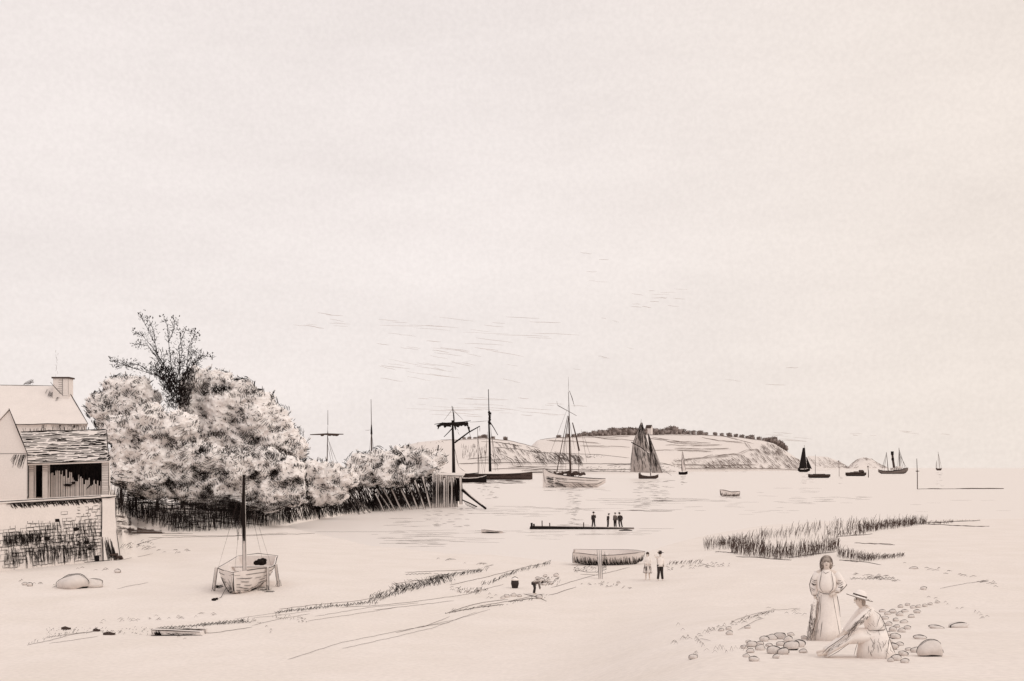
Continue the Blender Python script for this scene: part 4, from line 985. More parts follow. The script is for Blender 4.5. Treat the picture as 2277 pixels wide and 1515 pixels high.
mm = v.spar('mainmast', [(1269, 1058), (1267, 1000), (1265, 925)], 5.2, 'mid'); v.spar('topmast', [(1266, 935), (1265, 900), (1264, 872)], 2.0, 'mid', parent=mm)
v.spar('furled_mizzen', [(1288, 1003), (1281, 970), (1273, 940)], 4.2, 'mid'); v.spar('mizzen_mast', [(1287, 1060), (1287, 1030), (1287, 1000)], 1.6, 'mid')
v.spar('crosstree', [(1240, 902), (1262, 914), (1282, 925)], 1.6, 'mid', -.4)
v.spar('sprit', [(1238, 1050), (1245, 1010), (1262, 925)], 2.4, 'mid', -.8)
v.ropes('rigging', [((1264, 925), (1243, 1054), 0, -2.2), ((1264, 925), (1249, 1056), 0, -2.4), ((1264, 925), (1256, 1057), 0, -2.5), ((1264, 925), (1247, 1054), 0, 2), ((1265, 930), (1273, 1056), 0, -2.5), ((1265, 930), (1278, 1000)), ((1265, 900), (1210, 1044)), ((1267, 870), (1278, 905)), ((1240, 902), (1238, 892)), ((1293, 955), (1305, 1030)), ((1297, 965), (1312, 1010)), ((1265, 925), (1252, 1000), 0, -1), ((1264, 872), (1264, 838))], .8, 'mid')
mb = MB(); mb.stroke([v.p(1266, 869), v.p(1272, 884), v.p(1277, 902)], 2 * v.k); v.part(mb, 'pennant', 'mid')

# --- lugger under sail
v = Vessel('sailing_lugger', 'lugger under big ragged grey sails, in mid-stream right of the anchored ketch', 1440, 1065, 'boat')
st = [(1420, .6, 1052, 1064), (1428, 2, 1057, 1067), (1442, 2.6, 1059, 1067), (1456, 1.6, 1058, 1066), (1464, .3, 1055, 1062)]
v.hull(st, 'mid'); v.hatch(st, [[(u, .3), (u + 8, .9)] for u in range(1424, 1456, 2)], 'hull_planking', w=1.4)
v.spar('mast', [(1447, 1058), (1446, 1010), (1442, 965)], 2.2, 'mid', .4)
v.spar('yard', [(1403, 984), (1425, 996), (1443, 1010)], 2.6, 'ink', -2.2); v.spar('rudder_post', [(1424, 1058), (1422, 1042)], 3, 'ink')
v.sail([(1425, 940), (1428, 940), (1446, 1008), (1407, 986)], 'sail', 'topsail', 1.6, -.2, 60, 'ink', 1.0, .15)
v.sail([(1407, 986), (1445, 1009), (1447, 1052), (1402, 1050)], 'sail', 'mainsail', 2.2, -.3, 46, 'ink', .9, .35)
v.sail([(1441, 962), (1444, 968), (1474, 1052), (1450, 1052)], 'sail', 'jib', 1.4, .8, 44, 'ink', 1.0, .2)
v.ropes('rigging', [((1426, 932), (1425, 942)), ((1442, 965), (1476, 1050)), ((1476, 1045), (1493, 1058)), ((1470, 1050), (1492, 1052)), ((1407, 990), (1400, 1048))], .9, 'mid')
# --- white sailing boat
v = Vessel('white_sailboat', 'tiny sailing boat with a narrow white sail, right of the grey-sailed lugger', 1519, 1056, 'boat')
st = [(1509, .4, 1049, 1055), (1514, 1.4, 1050, 1057), (1522, 1.4, 1050, 1057), (1529, .4, 1048, 1054)]; v.hull(st, 'ink')
v.spar('mast', [(1517, 1050), (1517, 1020), (1517, 1002)], 1.4, 'mid'); v.sail([(1517, 1004), (1519, 1006), (1525, 1047), (1515, 1047)], 'wsail', 'sail', .8, 0, 8, 'mid', .8)
# --- dark sailed smack
v = Vessel('dark_sailed_smack', 'smack under almost black sails, off the end of the headland', 1788, 1050, 'boat')
st = [(1774, .4, 1041, 1047), (1780, 2.4, 1044, 1051), (1792, 2.8, 1044, 1051), (1801, .6, 1041, 1047)]; v.hull(st, 'ink')
v.spar('mast', [(1789, 1044), (1789, 1010), (1788.5, 990)], 1.3, 'mid')
v.sail([(1785, 996), (1790, 996), (1794, 1042), (1776, 1043)], 'dsail', 'mainsail', 2); v.sail([(1793, 1016), (1795, 1018), (1806, 1043), (1795, 1041)], 'dsail', 'jib', 1.2, 1)
# --- barges
for (u0, u1, yw, lab, cabin, pole) in ((1797, 1846, 1063, 'low dark barge with a thin upright pole, in front of the black-sailed smack', 0, 1), (1880, 1926, 1059, 'low dark barge with a humped cabin, left of the steamer', 1, 0)):
    v = Vessel('low_barge', lab, (u0 + u1) / 2, yw, 'barge', 'barges moored off the headland')
    w_ = u1 - u0; st = [(u0, .4, yw - 8, yw - 2), (u0 + 5, 2, yw - 8, yw + 1), (u0 + w_ * .5, 2.6, yw - 7, yw + 1), (u1 - 6, 2, yw - 8, yw + 1), (u1, .6, yw - 8, yw - 3)]
    v.hull(st, 'mid'); v.hatch(st, [[(lerp(u0, u1, k / 8), f) for k in range(9)] for f in (.05, .6, .85)], 'rail', 'ink', w=2)
    v.hatch(st, [[(u0 + 2, .3), (u0 + U(6, 16), .9)] for k in range(14)], 'hull_planking', 'ink', w=1.6)
    mb = MB(); mb.box((0, 0, 8 * v.k), (w_ * .5 * v.k, 3, 2.2 * v.k)); v.part(mb, 'hatch_cover', 'soft')
    if cabin: mb = MB(); mb.blob(v.p(1915, yw - 10), (7 * v.k, 1.8, 4 * v.k), 0, 9, 6, .15, 2, 3); mb.box(v.p(1903, yw - 9), (8 * v.k, 2.4, 3 * v.k)); v.part(mb, 'cabin', 'mid')
    if pole: v.spar('pole', [(1813, yw - 7), (1813, yw - 30), (1813, yw - 52)], 1.2, 'mid')
# --- steamer
v = Vessel('paddle_steamer', 'steamer with two raked masts and a tall dark funnel, near the right horizon', 1986, 1054, 'ship')
st = [(1953, .6, 1044, 1050), (1962, 3, 1047, 1055), (1985, 4, 1047, 1055), (2005, 3.6, 1044, 1055), (2014, 2, 1041, 1052), (2019, .5, 1040, 1046)]
v.hull(st, 'gcloth'); v.hatch(st, [[(u, .2), (u + U(2, 8), .9)] for u in [U(1956, 1984) for _ in range(40)]], 'hull_planking', 'ink', w=1.4)
v.hatch(st, [[(lerp(1953, 2019, k / 8), f) for k in range(9)] for f in (.04, .85)], 'rail', 'ink', w=1.6); v.hatch(st, [[(u, .3), (u + 2, .7), (u + 4, .3)] for u in range(1990, 2012, 4)], 'paddle_box', 'mid', w=1)
mb = MB(); mb.tube([v.p(1989, 1046), v.p(1986, 1026), v.p(1984, 1008)], [2.6 * v.k, 2.4 * v.k, 2.2 * v.k], 10); f_ = v.part(mb, 'funnel', 'mid')
mb = MB(); mb.tube([v.p(1984.2, 1012), v.p(1984, 1004)], [3 * v.k, 3.2 * v.k], 10); mb.tube([v.p(1985.4, 1024), v.p(1985, 1019)], [2.9 * v.k, 2.9 * v.k], 10); v.part(mb, 'funnel_band', 'ink', f_)
mb = MB(); mb.box(v.p(1990, 1043), (18 * v.k, 4, 5 * v.k)); mb.box(v.p(1998, 1041, 0), (10 * v.k, 4.5, 7 * v.k)); v.part(mb, 'deckhouse', 'plaster')
mb = MB()
for u in (1981, 1986, 1991, 1996, 2001, 2006): mb.stroke([v.p(u, 1047, -2.3), v.p(u + 1, 1042, -2.4), v.p(u + 4, 1040, -2.4)], 1.1 * v.k)
v.part(mb, 'deck_rail', 'mid')
v.spar('foremast', [(1975, 1047), (1973, 1025), (1971, 1006)], 1.8, 'mid'); v.spar('mizzen_mast', [(2001, 1046), (2000, 1020), (1999, 996)], 2.0, 'mid')
v.ropes('rigging', [((1971, 1008), (1961, 1046)), ((1971, 1012), (1966, 1046)), ((1999, 998), (2013, 1042)), ((1999, 1000), (2008, 1042)), ((1999, 1004), (1996, 1042)), ((2000, 1010), (2016, 1041)), ((2000, 1010), (2004, 1042))], 1.1)
v = Vessel('far_yacht', 'faint two-masted yacht farthest right on the horizon', 2087, 1046.5, 'boat')
st = [(2081, .5, 1041, 1044), (2085, 3, 1042, 1047), (2091, 3, 1042, 1047), (2094, .5, 1041, 1044)]; v.hull(st, 'mid')
v.spar('mainmast', [(2090, 1042), (2088, 1022), (2086, 1005)], 1.2, 'soft'); v.spar('mizzen_mast', [(2083, 1042), (2082, 1024)], 1.0, 'soft'); v.ropes('rigging', [((2086, 1006), (2094, 1041)), ((2086, 1010), (2086, 1041)), ((2082, 1026), (2081, 1041))], .8, 'soft')
# --- moored ships whose masts show above the hedge
v = Vessel('moored_barque', 'bare mast with one long yard rising above the low bushes, hull hidden', 729, 1075, 'ship')
st = [(690, .6, 1064, 1072), (700, 3, 1066, 1077), (750, 3, 1066, 1077), (768, .6, 1062, 1072)]; v.hull(st, 'gcloth')
v.spar('mast', [(727, 1066), (728, 990), (729, 960)], 2.6, 'mid'); v.spar('topmast', [(729, 945), (729, 925), (729, 912)], 1.4, 'mid'); v.spar('mast_pole', [(728, 975), (729, 945)], 1.1, 'mid'); 
mb = MB(); mb.tube([v.p(690, 967, -.5), v.p(727, 966, -.5), v.p(764, 966, -.5)], [.2, .45, .2], 5)
for k in range(10): mb.blob(v.p(U(716, 752), 967 + U(-.5, 1.5), -.5), (.9, .4, .4), 0, 6, 5, .3, 2, k)
v.part(mb, 'yard', 'mid'); v.ropes('rigging', [((729, 972), (742, 1030)), ((729, 975), (752, 1035)), ((728, 985), (737, 1030))], 1.0)
v = Vessel('moored_cutter', 'thick bare mast standing alone above the hedge, hull hidden', 826, 1078, 'ship')
st = [(800, .6, 1066, 1074), (808, 3, 1068, 1080), (845, 3, 1068, 1080), (858, .6, 1064, 1074)]; v.hull(st, 'gcloth')
v.spar('mast', [(827, 1068), (826.5, 1000), (826, 945)], 4.6, 'mid'); v.spar('topmast', [(826, 960), (825.5, 920), (825, 888)], 1.8, 'mid'); v.spar('doubling', [(826, 966), (826, 948)], 5, 'ink'); v.ropes('rigging', [((826, 956), (812, 957)), ((826, 960), (836, 1040)), ((826, 960), (818, 1040))], .9)
# --- marker posts
def marker(u, yb, yt, w, lab, mt, cross=None):
    q = wat(u, yb); k = q.y / F; t = empty('marker_post', q, lab, 'post', 'marker posts standing in the channel'); mb = MB()
    mb.tube([(0, 0, -.6), (U(-.3, .3) * k, 0, (yb - yt) * k * .5), (-1.5 * k, 0, (yb - yt) * k)], [w * .5 * k, w * .45 * k, w * .3 * k], 6); mb.build('shaft', mt, t)
    mb = MB()
    if cross: mb.tube([(-4 * k, -.05, (yb - cross) * k), (4 * k, -.05, (yb - cross) * k)], .8 * k, 5); mb.blob((-.5 * k, 0, (yb - cross) * k), (2 * k, .2, 2 * k), 0, 7, 5, .2, 2, 1); mb.build('crosspiece', mt, t)
    else: mb.blob((-1 * k, 0, (yb - yt - 2) * k), (1.6 * k, 1.2 * k, 1.6 * k), 0, 7, 5, .2, 2, 2); mb.build('topmark', mt, t)
marker(2040, 1088, 1020, 1.9, 'tall thin marker post with a small crosspiece, at the end of the low breakwater', 'mid', 1048)
marker(1931, 1062, 1036, 1.8, 'short dark marker post just right of the humped barge', 'mid')
marker(1866, 1060, 1024, 1.1, 'faint thin marker post between the two low barges', 'soft')
# --- low breakwater at the right
mb = MB(); pts = [wat(2042 + k * 9, 1088 - .03 * k + U(-.2, .2)) for k in range(22)]
mb.tube([p_ + V((0, 0, .05)) for p_ in pts], [(.10 + .16 * sm(9, 12, k) * (1 - .5 * sm(18, 21, k)) + (.12 if 2 < k < 6 else 0)) for k in range(22)], 6)
topw(mb, 'low_breakwater', 'mid', wat(2130, 1088), label='low dark breakwater just awash, running right from the tall marker post', cat='breakwater')

# ============================================================= open boats
class Boat:
    def __init__(s, L, B, H, bowh, sternb=.62, rock=.0, fall=1.0):
        s.L, s.B, s.H = L, B, H; s.bowh = bowh; s.sb = sternb
    def pt(s, t, a, ins=0.0):
        """t 0 stern .. 1 bow; a -1 port gunwale .. 0 keel .. 1 starboard"""
        hb = s.B * .5 * (lerp(s.sb, 1, sm(0, .45, t)) if t < .45 else (1 - ((t - .45) / .55) ** 2.3) ** .75 if t < 1 else 0)
        zs = s.H + (s.bowh - s.H) * sm(.35, 1, t) ** 1.4 + .10 * s.H * sm(.4, 0, t); zk = .0 + s.H * .28 * sm(.82, 1, t) ** 2 + .10 * s.H * sm(.25, 0, t)
        q = abs(a); y = hb * (q ** .55) ; z = lerp(zk, zs, q ** 1.9)
        y = max(0, y - ins); z = z + ins * (1 - q)
        return V((lerp(-.5, .5, t) * s.L + .06 * s.L * sm(.8, 1, t) * q - ins * sm(.9, 1, t) * 2 + ins * sm(.1, 0, t) * 2, y if a > 0 else -y, z))
    def shell(s, mb, m=0):
        n, k = 14, 12; ts = [i / n for i in range(n + 1)]; as_ = [-1 + 2 * j / k for j in range(k + 1)]
        outer = [[s.pt(min(t, .995), a) for a in as_] for t in ts]; inner = [[s.pt(min(t, .985), a, .06) for a in as_] for t in ts]
        mb.loft(outer, m, cap=False, closed=False); mb.loft(inner, m, cap=False, closed=False)
        for j in (0, k):
            for i in range(n): mb.poly([outer[i][j], outer[i + 1][j], inner[i + 1][j], inner[i][j]], m)
        mb.poly(outer[0], m); mb.poly(inner[0], m)
        for j in range(k): mb.poly([outer[0][j], outer[0][j + 1], inner[0][j + 1], inner[0][j]], m)
    def line(s, mb, a, w, t0=0, t1=1, out=.015, n=10):
        pp = []
        for i in range(n + 1):
            q = s.pt(min(.995, lerp(t0, t1, i / n)), a); pp.append(q + V((0, out * (1 if a > 0 else -1), 0)))
        mb.stroke(pp, w)

def sailing_boat():
    g = hit(549, 1306); D = g.y; k = D / F
    root = empty('beached_sailing_boat', g, 'clinker sailing boat standing dry on the sand, held upright by wooden legs', 'boat', rz=math.radians(-87)); root.rotation_euler.y = .06
    bt = Boat(6.4, 116 * k, 46 * k, 58 * k, .80)
    mb = MB(); bt.shell(mb); hl = mb.build('hull', 'plaster', root, True)
    mb = MB()
    for a in (-1, 1): bt.line(mb, a, 1.9 * k)
    for a in (-.9, .9): bt.line(mb, a, 1.1 * k, .05, 1)
    mb.stroke([bt.pt(0, -1 + 2 * j / 10) + V((-.02, 0, 0)) for j in range(11)], 1.6 * k); mb.stroke([bt.pt(0, -1) + V((-.02, 0, 0)), (bt.pt(0, -1) + bt.pt(0, 1)) / 2 + V((-.1, 0, .12)), bt.pt(0, 1) + V((-.02, 0, 0))], 1.8 * k)
    mb.build('gunwale', 'ink', hl)
    mb = MB()
    pp = [bt.pt(.998, a) + V((.03, 0, 0)) for a in (0, .2, .4, .6, .8, 1)]; mb.stroke(pp, 2.4 * k); mb.stroke([bt.pt(t, 0) + V((0, 0, -.03)) for t in (0, .25, .5, .75, .9, .99)], 2.2 * k); mb.build('stem', 'ink', hl)
    mb = MB()
    for s_ in (-1, 1):
        for a in (.15, .28, .4, .5, .6, .7, .8):
            t = .35
            while t < .97:
                e = min(.985, t + U(.06, .2)); bt.line(mb, a * s_ + U(-.02, .02), U(.8, 1.4) * k, t, e, n=5); t = e + U(.02, .14)
        for j in range(26): t = U(.5, .97); a = U(.1, .5) * s_; mb.stroke([bt.pt(t, a) + V((.02, .02 * s_, 0)), bt.pt(max(.3, t - .08), a * 1.3) + V((.02, .02 * s_, 0))], U(.9, 1.6) * k)
    # shade drawn as dark strokes on the side turned from the sun
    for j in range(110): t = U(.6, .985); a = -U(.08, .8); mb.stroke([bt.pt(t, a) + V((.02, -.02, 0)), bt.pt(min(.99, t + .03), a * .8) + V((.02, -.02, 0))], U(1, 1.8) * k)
    mb.build('plank_and_shade', 'ink', hl)
    for t in (.25, .55, .74):
        mb = MB(); a, b = bt.pt(t, -.86), bt.pt(t, .86); mb.box((a.x, 0, a.z), (.28, abs(a.y) * 1.9, .05)); th = mb.build('thwart', 'wood', root)
        mb = MB(); mb.stroke([(a.x + .15, a.y * .9, a.z), (a.x + .15, 0, a.z + .01), (a.x + .15, -a.y * .9, a.z)], 1.2 * k); mb.build('thwart_edge', 'ink', th)
    mb = MB()
    for j in range(5): mb.blob((-2.3 + U(-.2, .2), U(-.3, .5), .95 + U(-.05, .12)), (.2, .2, .14), 0, 8, 6, .25, 2, j)
    mb.build('net_bundle', 'ink', root)
    mx, mz = 1.0, .5
    mh = (1250 - 1036) * k + 1.1
    mb = MB(); mb.tube([(mx, .1, .2), (mx - .02, .1, mh * .5), (mx - .05, .1, mh)], [4.2 * k, 3.6 * k, 2 * k], 8); ms = mb.build('mast', 'wood', root)
    mb = MB()
    for dy in (-4.2, 3.2): mb.stroke([(mx + .1, .1 + dy * k, .9), (mx + .08, .1 + dy * k * .9, mh * .5), (mx + .02, .1 + dy * k * .5, mh)], 1.5 * k)
    mb.tube([(mx + .12, .1, mh * .42), (mx + .12, .1 - .03, mh * .62), (mx + .05, .12, mh * .97)], [2 * k, 4.2 * k, 2.6 * k], 6); mb.build('furled_sail', 'ink', ms)
    mb = MB()
    for j in range(22): z = mh * U(.5, .68); y = U(-.28, .22); mb.stroke([(mx + .15, y, z), (mx + .15, y * .8, z - U(.3, .9))], U(1, 1.8) * k)
    mb.build('loose_gaskets', 'ink', ms)
    tp = V((mx - .05, .1, mh - .3)); mb = MB()
    for (t, a) in ((.72, 1), (.72, -1), (.55, 1), (.995, .9)): mb.stroke([tp, (tp + bt.pt(t, a)) / 2 + V((0, 0, -.05)), bt.pt(t, a)], .75 * k)
    mb.build('stay', 'mid', root)
    for (t, a, dx, dy) in ((.72, -1, .12, -.16), (.68, 1, .10, .02), (.42, 1, .05, .16)):
        q = bt.pt(t, a); mb = MB(); s_ = 1 if a > 0 else -1
        e = V((q.x + dx, q.y + dy + .07 * s_, -.12)); q2 = q + V((0, .07 * s_, .05))
        mb.tube([q2, (q2 + e) / 2, e], [3.0 * k, 2.8 * k, 3.4 * k], 6); lg = mb.build('leg', 'wood', root)
        mb = MB()
        for o in (-3, 3): mb.stroke([q2 + V((.09, o * k, 0)), (q2 + e) / 2 + V((.09, o * k, 0)), e + V((.09, o * k, .1))], 1.4 * k)
        for j in range(9): mb.stroke([e + V((.1, U(-.1, .1), U(.05, .5))), e + V((.12, U(-.2, .2), .12))], 1.2 * k)
        mb.build('leg_edge', 'ink', lg)
    mb = MB(); a = hit(505, 1310); b = hit(492, 1330); c = hit(476, 1336); mb.stroke([hit(517, 1298) + V((0, 0, .5)), a + V((0, 0, .15)), b + V((0, 0, .04)), c + V((0, 0, .03))], 1.2 * k); mb.blob(c + V((0, 0, .05)), (.12, .1, .08), 0, 6, 5, .2, 2, 1); mb.blob(hit(482, 1334) + V((0, 0, .04)), (.08, .08, .07), 0, 6, 5, .2, 2, 2)
    topw(mb, 'mooring_rope', 'ink', c, label='short mooring rope trailing over the sand from the bow of the sailing boat', cat='rope')
    mb = MB()  # dark strokes on the sand below the hull and legs
    for j in range(24): q = hit(U(468, 488), U(1302, 1309)); mb.stroke([q + V((0, 0, .02)), q + V((U(.1, .4), 0, U(0, .12)))], .05)
    for j in range(12): q = hit(U(578, 602), U(1306, 1318)); mb.stroke([q + V((-.2, 0, .02)), q + V((U(.1, .3), 0, .02))], .045)
    for j in range(26): q = hit(U(530, 575), U(1306, 1314)); mb.stroke([q + V((0, 0, .02)), q + V((U(-.1, .2), .1, U(.02, .14)))], .045)
    tag(mb.build('seaweed', 'ink'), 'dark strokes on the sand under the sailing boat', 'seaweed', kind='stuff')  # object holds plain dark strokes drawn on the sand
sailing_boat()

def rowing_boat(u, yb, Lpx, name, lab, rz, beam, hh, bow, roll=0.0, sp='g', dark=1, sternb=.6):
    g = hit(u, yb) if sp == 'g' else wat(u, yb) + V((0, 0, -.12)); D = g.y; k = D / F
    root = empty(name, g, lab, 'boat', rz=rz); root.rotation_euler = (roll, 0, rz)
    bt = Boat(Lpx * k, beam, hh * k, bow * k, sternb); mb = MB(); bt.shell(mb); hl = mb.build('hull', 'plaster', root, True)
    mb = MB()
    for a in (-1, 1): bt.line(mb, a, 1.4 * k)
    mb.stroke([bt.pt(0, -1 + 2 * j / 8) + V((-.02, 0, 0)) for j in range(9)], 1.3 * k); mb.stroke([bt.pt(.998, a) + V((.02, 0, 0)) for a in (0, .3, .6, 1)], 1.3 * k)
    mb.build('gunwale', 'ink' if dark else 'mid', hl)
    mb = MB()
    for s_ in (-1, 1):  # hull shade drawn as dark strokes down and along the sides
        n = int(Lpx * 1.3)
        for j in range(n):
            t = j / n + U(-.01, .01); t = min(.985, max(.005, t)); a1 = U(.55, .9) * s_; a0 = U(.05, .35) * s_
            if R() < .15: continue
            mb.stroke([bt.pt(t, a1) + V((0, .015 * s_, 0)), bt.pt(min(.99, t + .012), (a0 + a1) / 2) + V((0, .02 * s_, 0)), bt.pt(min(.99, t + .03), a0) + V((0, .02 * s_, -.01))], U(.8, 1.5) * k)
        for j in range(int(n * .6)): t = U(.05, .9); a0 = U(.05, .3) * s_; mb.stroke([bt.pt(t, a0) + V((0, .02 * s_, 0)), bt.pt(min(.98, t + .06), a0) + V((0, .02 * s_, 0))], U(1, 1.8) * k)
    mb.build('hull_shade_lines', 'ink' if dark else 'mid', hl)
    for t in (.28, .5, .70):
        mb = MB(); a = bt.pt(t, .82); mb.box((a.x, 0, a.z), (.22, abs(a.y) * 1.96, .04)); th = mb.build('thwart', 'wood', root)
        mb = MB(); mb.stroke([(a.x + .12, a.y * .95, a.z + .03), (a.x + .12, 0, a.z + .03), (a.x + .12, -a.y * .95, a.z + .03)], 1.0 * k); mb.build('thwart_edge', 'mid', th)
    return root, bt, k
rowing_boat(1623, 1104, 46, 'rowing_boat', 'empty rowing boat afloat alone in open water above the reeds', math.radians(-160), 1.7, 11, 16, 0, 'w', 0)
rb, bt, k = rowing_boat(1350, 1256, 150, 'beached_rowing_boat', 'long open boat aground at the water edge, its dark side propped by a post', math.radians(-7), 2.0, 27, 30, math.radians(7), 'g', 1)
rb.location.z += .02
q = hit(1337, 1288); pp = empty('boat_prop', q, 'pale upright post propping the long open boat at the water edge', 'post'); k = q.y / F
mb = MB(); mb.hexa([(-5 * k, 0, -.3), (3 * k, 0, -.3), (3 * k, .18, -.3), (-5 * k, .18, -.3), (-7 * k, .9, 62 * k), (3 * k, .9, 62 * k), (3 * k, 1.08, 62 * k), (-7 * k, 1.08, 62 * k)]); mb.build('shaft', 'wood', pp)
mb = MB()
for x0, x1 in ((-5, -7), (3, 3), (-1.5, -2)): mb.stroke([(x0 * k, -.02, 0), ((x0 + x1) / 2 * k, .43, 31 * k), (x1 * k, .88, 62 * k)], (1.5 if x0 != -1.5 else .9) * k)
for j in range(26): x = U(4, 13) * k; z = U(28, 60) * k; mb.stroke([(x, .5, z), (x + U(0, 2) * k, .45, z - U(6, 14) * k)], U(1, 1.6) * k)
mb.build('shaft_edge', 'ink', pp)
# slim punt awash left of the landing stage
v = Vessel('sunken_punt', 'flat low punt half awash, left of the dark landing stage', 1100, 1185, 'boat')
st = [(1070, .2, 1178, 1186), (1080, .7, 1177, 1187), (1100, .8, 1180, 1187), (1118, .3, 1181, 1186)]; v.hull(st, 'plaster'); v.hatch(st, [[(lerp(1070, 1118, j / 6), .03) for j in range(7)]], 'gunwale', 'ink', w=1.1)
v.hatch(st, [[(lerp(1072, 1112, j / 6), .75) for j in range(7)], [(lerp(1080, 1110, j / 6), .5) for j in range(7)]], 'waterline_strake', 'ink', w=2)
# ============================================================= people
def bone_mesh(J, E, root_j, sub=1):
    names = list(J); idx = {n: i for i, n in enumerate(names)}
    me = bpy.data.meshes.new('body'); me.from_pydata([J[n][:3] for n in names], [(idx[a], idx[b]) for a, b in E], []); me.update()
    o = bpy.data.objects.new('body', me); COL.objects.link(o)
    md = o.modifiers.new('Skin', 'SKIN'); md.use_smooth_shade = True
    if not me.skin_vertices:
        with bpy.context.temp_override(object=o, active_object=o, selected_objects=[o]): bpy.ops.mesh.customdata_skin_add()
    for n in names:
        sv = me.skin_vertices[0].data[idx[n]]; r = J[n][3]; sv.radius = r if isinstance(r, tuple) else (r, r); sv.use_root = (n == root_j)
    ss = o.modifiers.new('Subdivision', 'SUBSURF'); ss.levels = sub; ss.render_levels = sub
    dg = bpy.context.evaluated_depsgraph_get(); dg.update()
    m2 = bpy.data.meshes.new_from_object(o.evaluated_get(dg)); bpy.data.objects.remove(o); return m2
def skeleton(**ov):
    J = dict(pelvis=(0, 0, .93, .12), spine=(0, 0, 1.10, .115), chest=(0, 0, 1.30, .13), neck=(0, 0, 1.46, .05), jaw=(0, -.03, 1.54, .065), head=(0, -.01, 1.64, .085))
    for s, k in ((-1, 'l'), (1, 'r')):
        J.update({'sh' + k: (s * .17, 0, 1.40, .06), 'el' + k: (s * .22, .02, 1.13, .042), 'wr' + k: (s * .23, -.03, .89, .028), 'ha' + k: (s * .23, -.05, .82, .034),
                  'hi' + k: (s * .09, 0, .90, .085), 'kn' + k: (s * .10, -.02, .50, .058), 'an' + k: (s * .11, .02, .09, .038), 'to' + k: (s * .13, -.14, .035, .032)})
    for k, v_ in ov.items():
        J[k] = (*v_, J[k][3]) if len(v_) == 3 else v_
    E = [('pelvis', 'spine'), ('spine', 'chest'), ('chest', 'neck'), ('neck', 'jaw'), ('jaw', 'head')]
    for k in 'lr': E += [('chest', 'sh' + k), ('sh' + k, 'el' + k), ('el' + k, 'wr' + k), ('wr' + k, 'ha' + k), ('pelvis', 'hi' + k), ('hi' + k, 'kn' + k), ('kn' + k, 'an' + k), ('an' + k, 'to' + k)]
    return J, E
def fingers(J, E, k, dirn, palm_n, curl=.5):
    """four fingers and a thumb from hand k, along dirn, curling towards palm_n"""
    h = V(J['ha' + k][:3]); d = V(dirn).normalized(); n = V(palm_n).normalized(); s = d.cross(n).normalized()
    for i, (o, ln) in enumerate(((-.027, .075), (-.009, .088), (.009, .082), (.026, .062))):
        b = h + d * .03 + s * o; m = b + (d * (1 - curl * .4) + n * curl * .5).normalized() * ln * .5; e = m + (d * (1 - curl) + n * curl).normalized() * ln * .5
        J[f'f{k}{i}a'] = (*b, .010); J[f'f{k}{i}b'] = (*m, .0095); J[f'f{k}{i}c'] = (*e, .007); E += [('ha' + k, f'f{k}{i}a'), (f'f{k}{i}a', f'f{k}{i}b'), (f'f{k}{i}b', f'f{k}{i}c')]
    b = h - d * .01 - s * .035 + n * .012; e = b + (d * .6 - s * .6 + n * .5).normalized() * .05
    J[f't{k}a'] = (*b, .012); J[f't{k}b'] = (*e, .009); E += [('ha' + k, f't{k}a'), (f't{k}a', f't{k}b')]
def face(mb, J, fwd=(0, -1, 0)):
    h = V(J['head'][:3]); j = V(J['jaw'][:3]); up = (h - j).normalized(); f = V(fwd); f = (f - up * f.dot(up)).normalized(); s = f.cross(up).normalized(); c = (h + j) / 2
    mb.blob(c + f * .085 - up * .005, (.014, .02, .026), 0, 8, 6, 0)
    for k in (-1, 1):
        mb.blob(c + f * .074 + s * .032 * k + up * .018, (.012, .008, .008), 1, 8, 6, 0); mb.blob(c + s * .085 * k - up * .0, (.012, .02, .03), 0, 8, 6, .05)
        mb.stroke([c + f * .078 + s * .018 * k + up * .036, c + f * .079 + s * .035 * k + up * .040, c + f * .07 + s * .048 * k + up * .034], .010, 1)
    mb.stroke([c + f * .078 - s * .022 - up * .046, c + f * .083 - up * .049, c + f * .078 + s * .022 - up * .046], .010, 1)
def ring(c, rx, ry, n=14, ax=None, ay=None, fold=0, ph=0):
    c = V(c); ax = V(ax) if ax else V((1, 0, 0)); ay = V(ay) if ay else V((0, 1, 0)); out = []
    for i in range(n):
        a = 2 * math.pi * i / n; f_ = 1 + fold * math.cos(a * 5 + ph); out.append(c + ax * math.cos(a) * rx * f_ + ay * math.sin(a) * ry * f_)
    return out
def sleeve(pts, rs, name, mt, root, sides=9):
    mb = MB(); mb.tube(pts, rs, sides); return mb.build(name, mt, root, True)
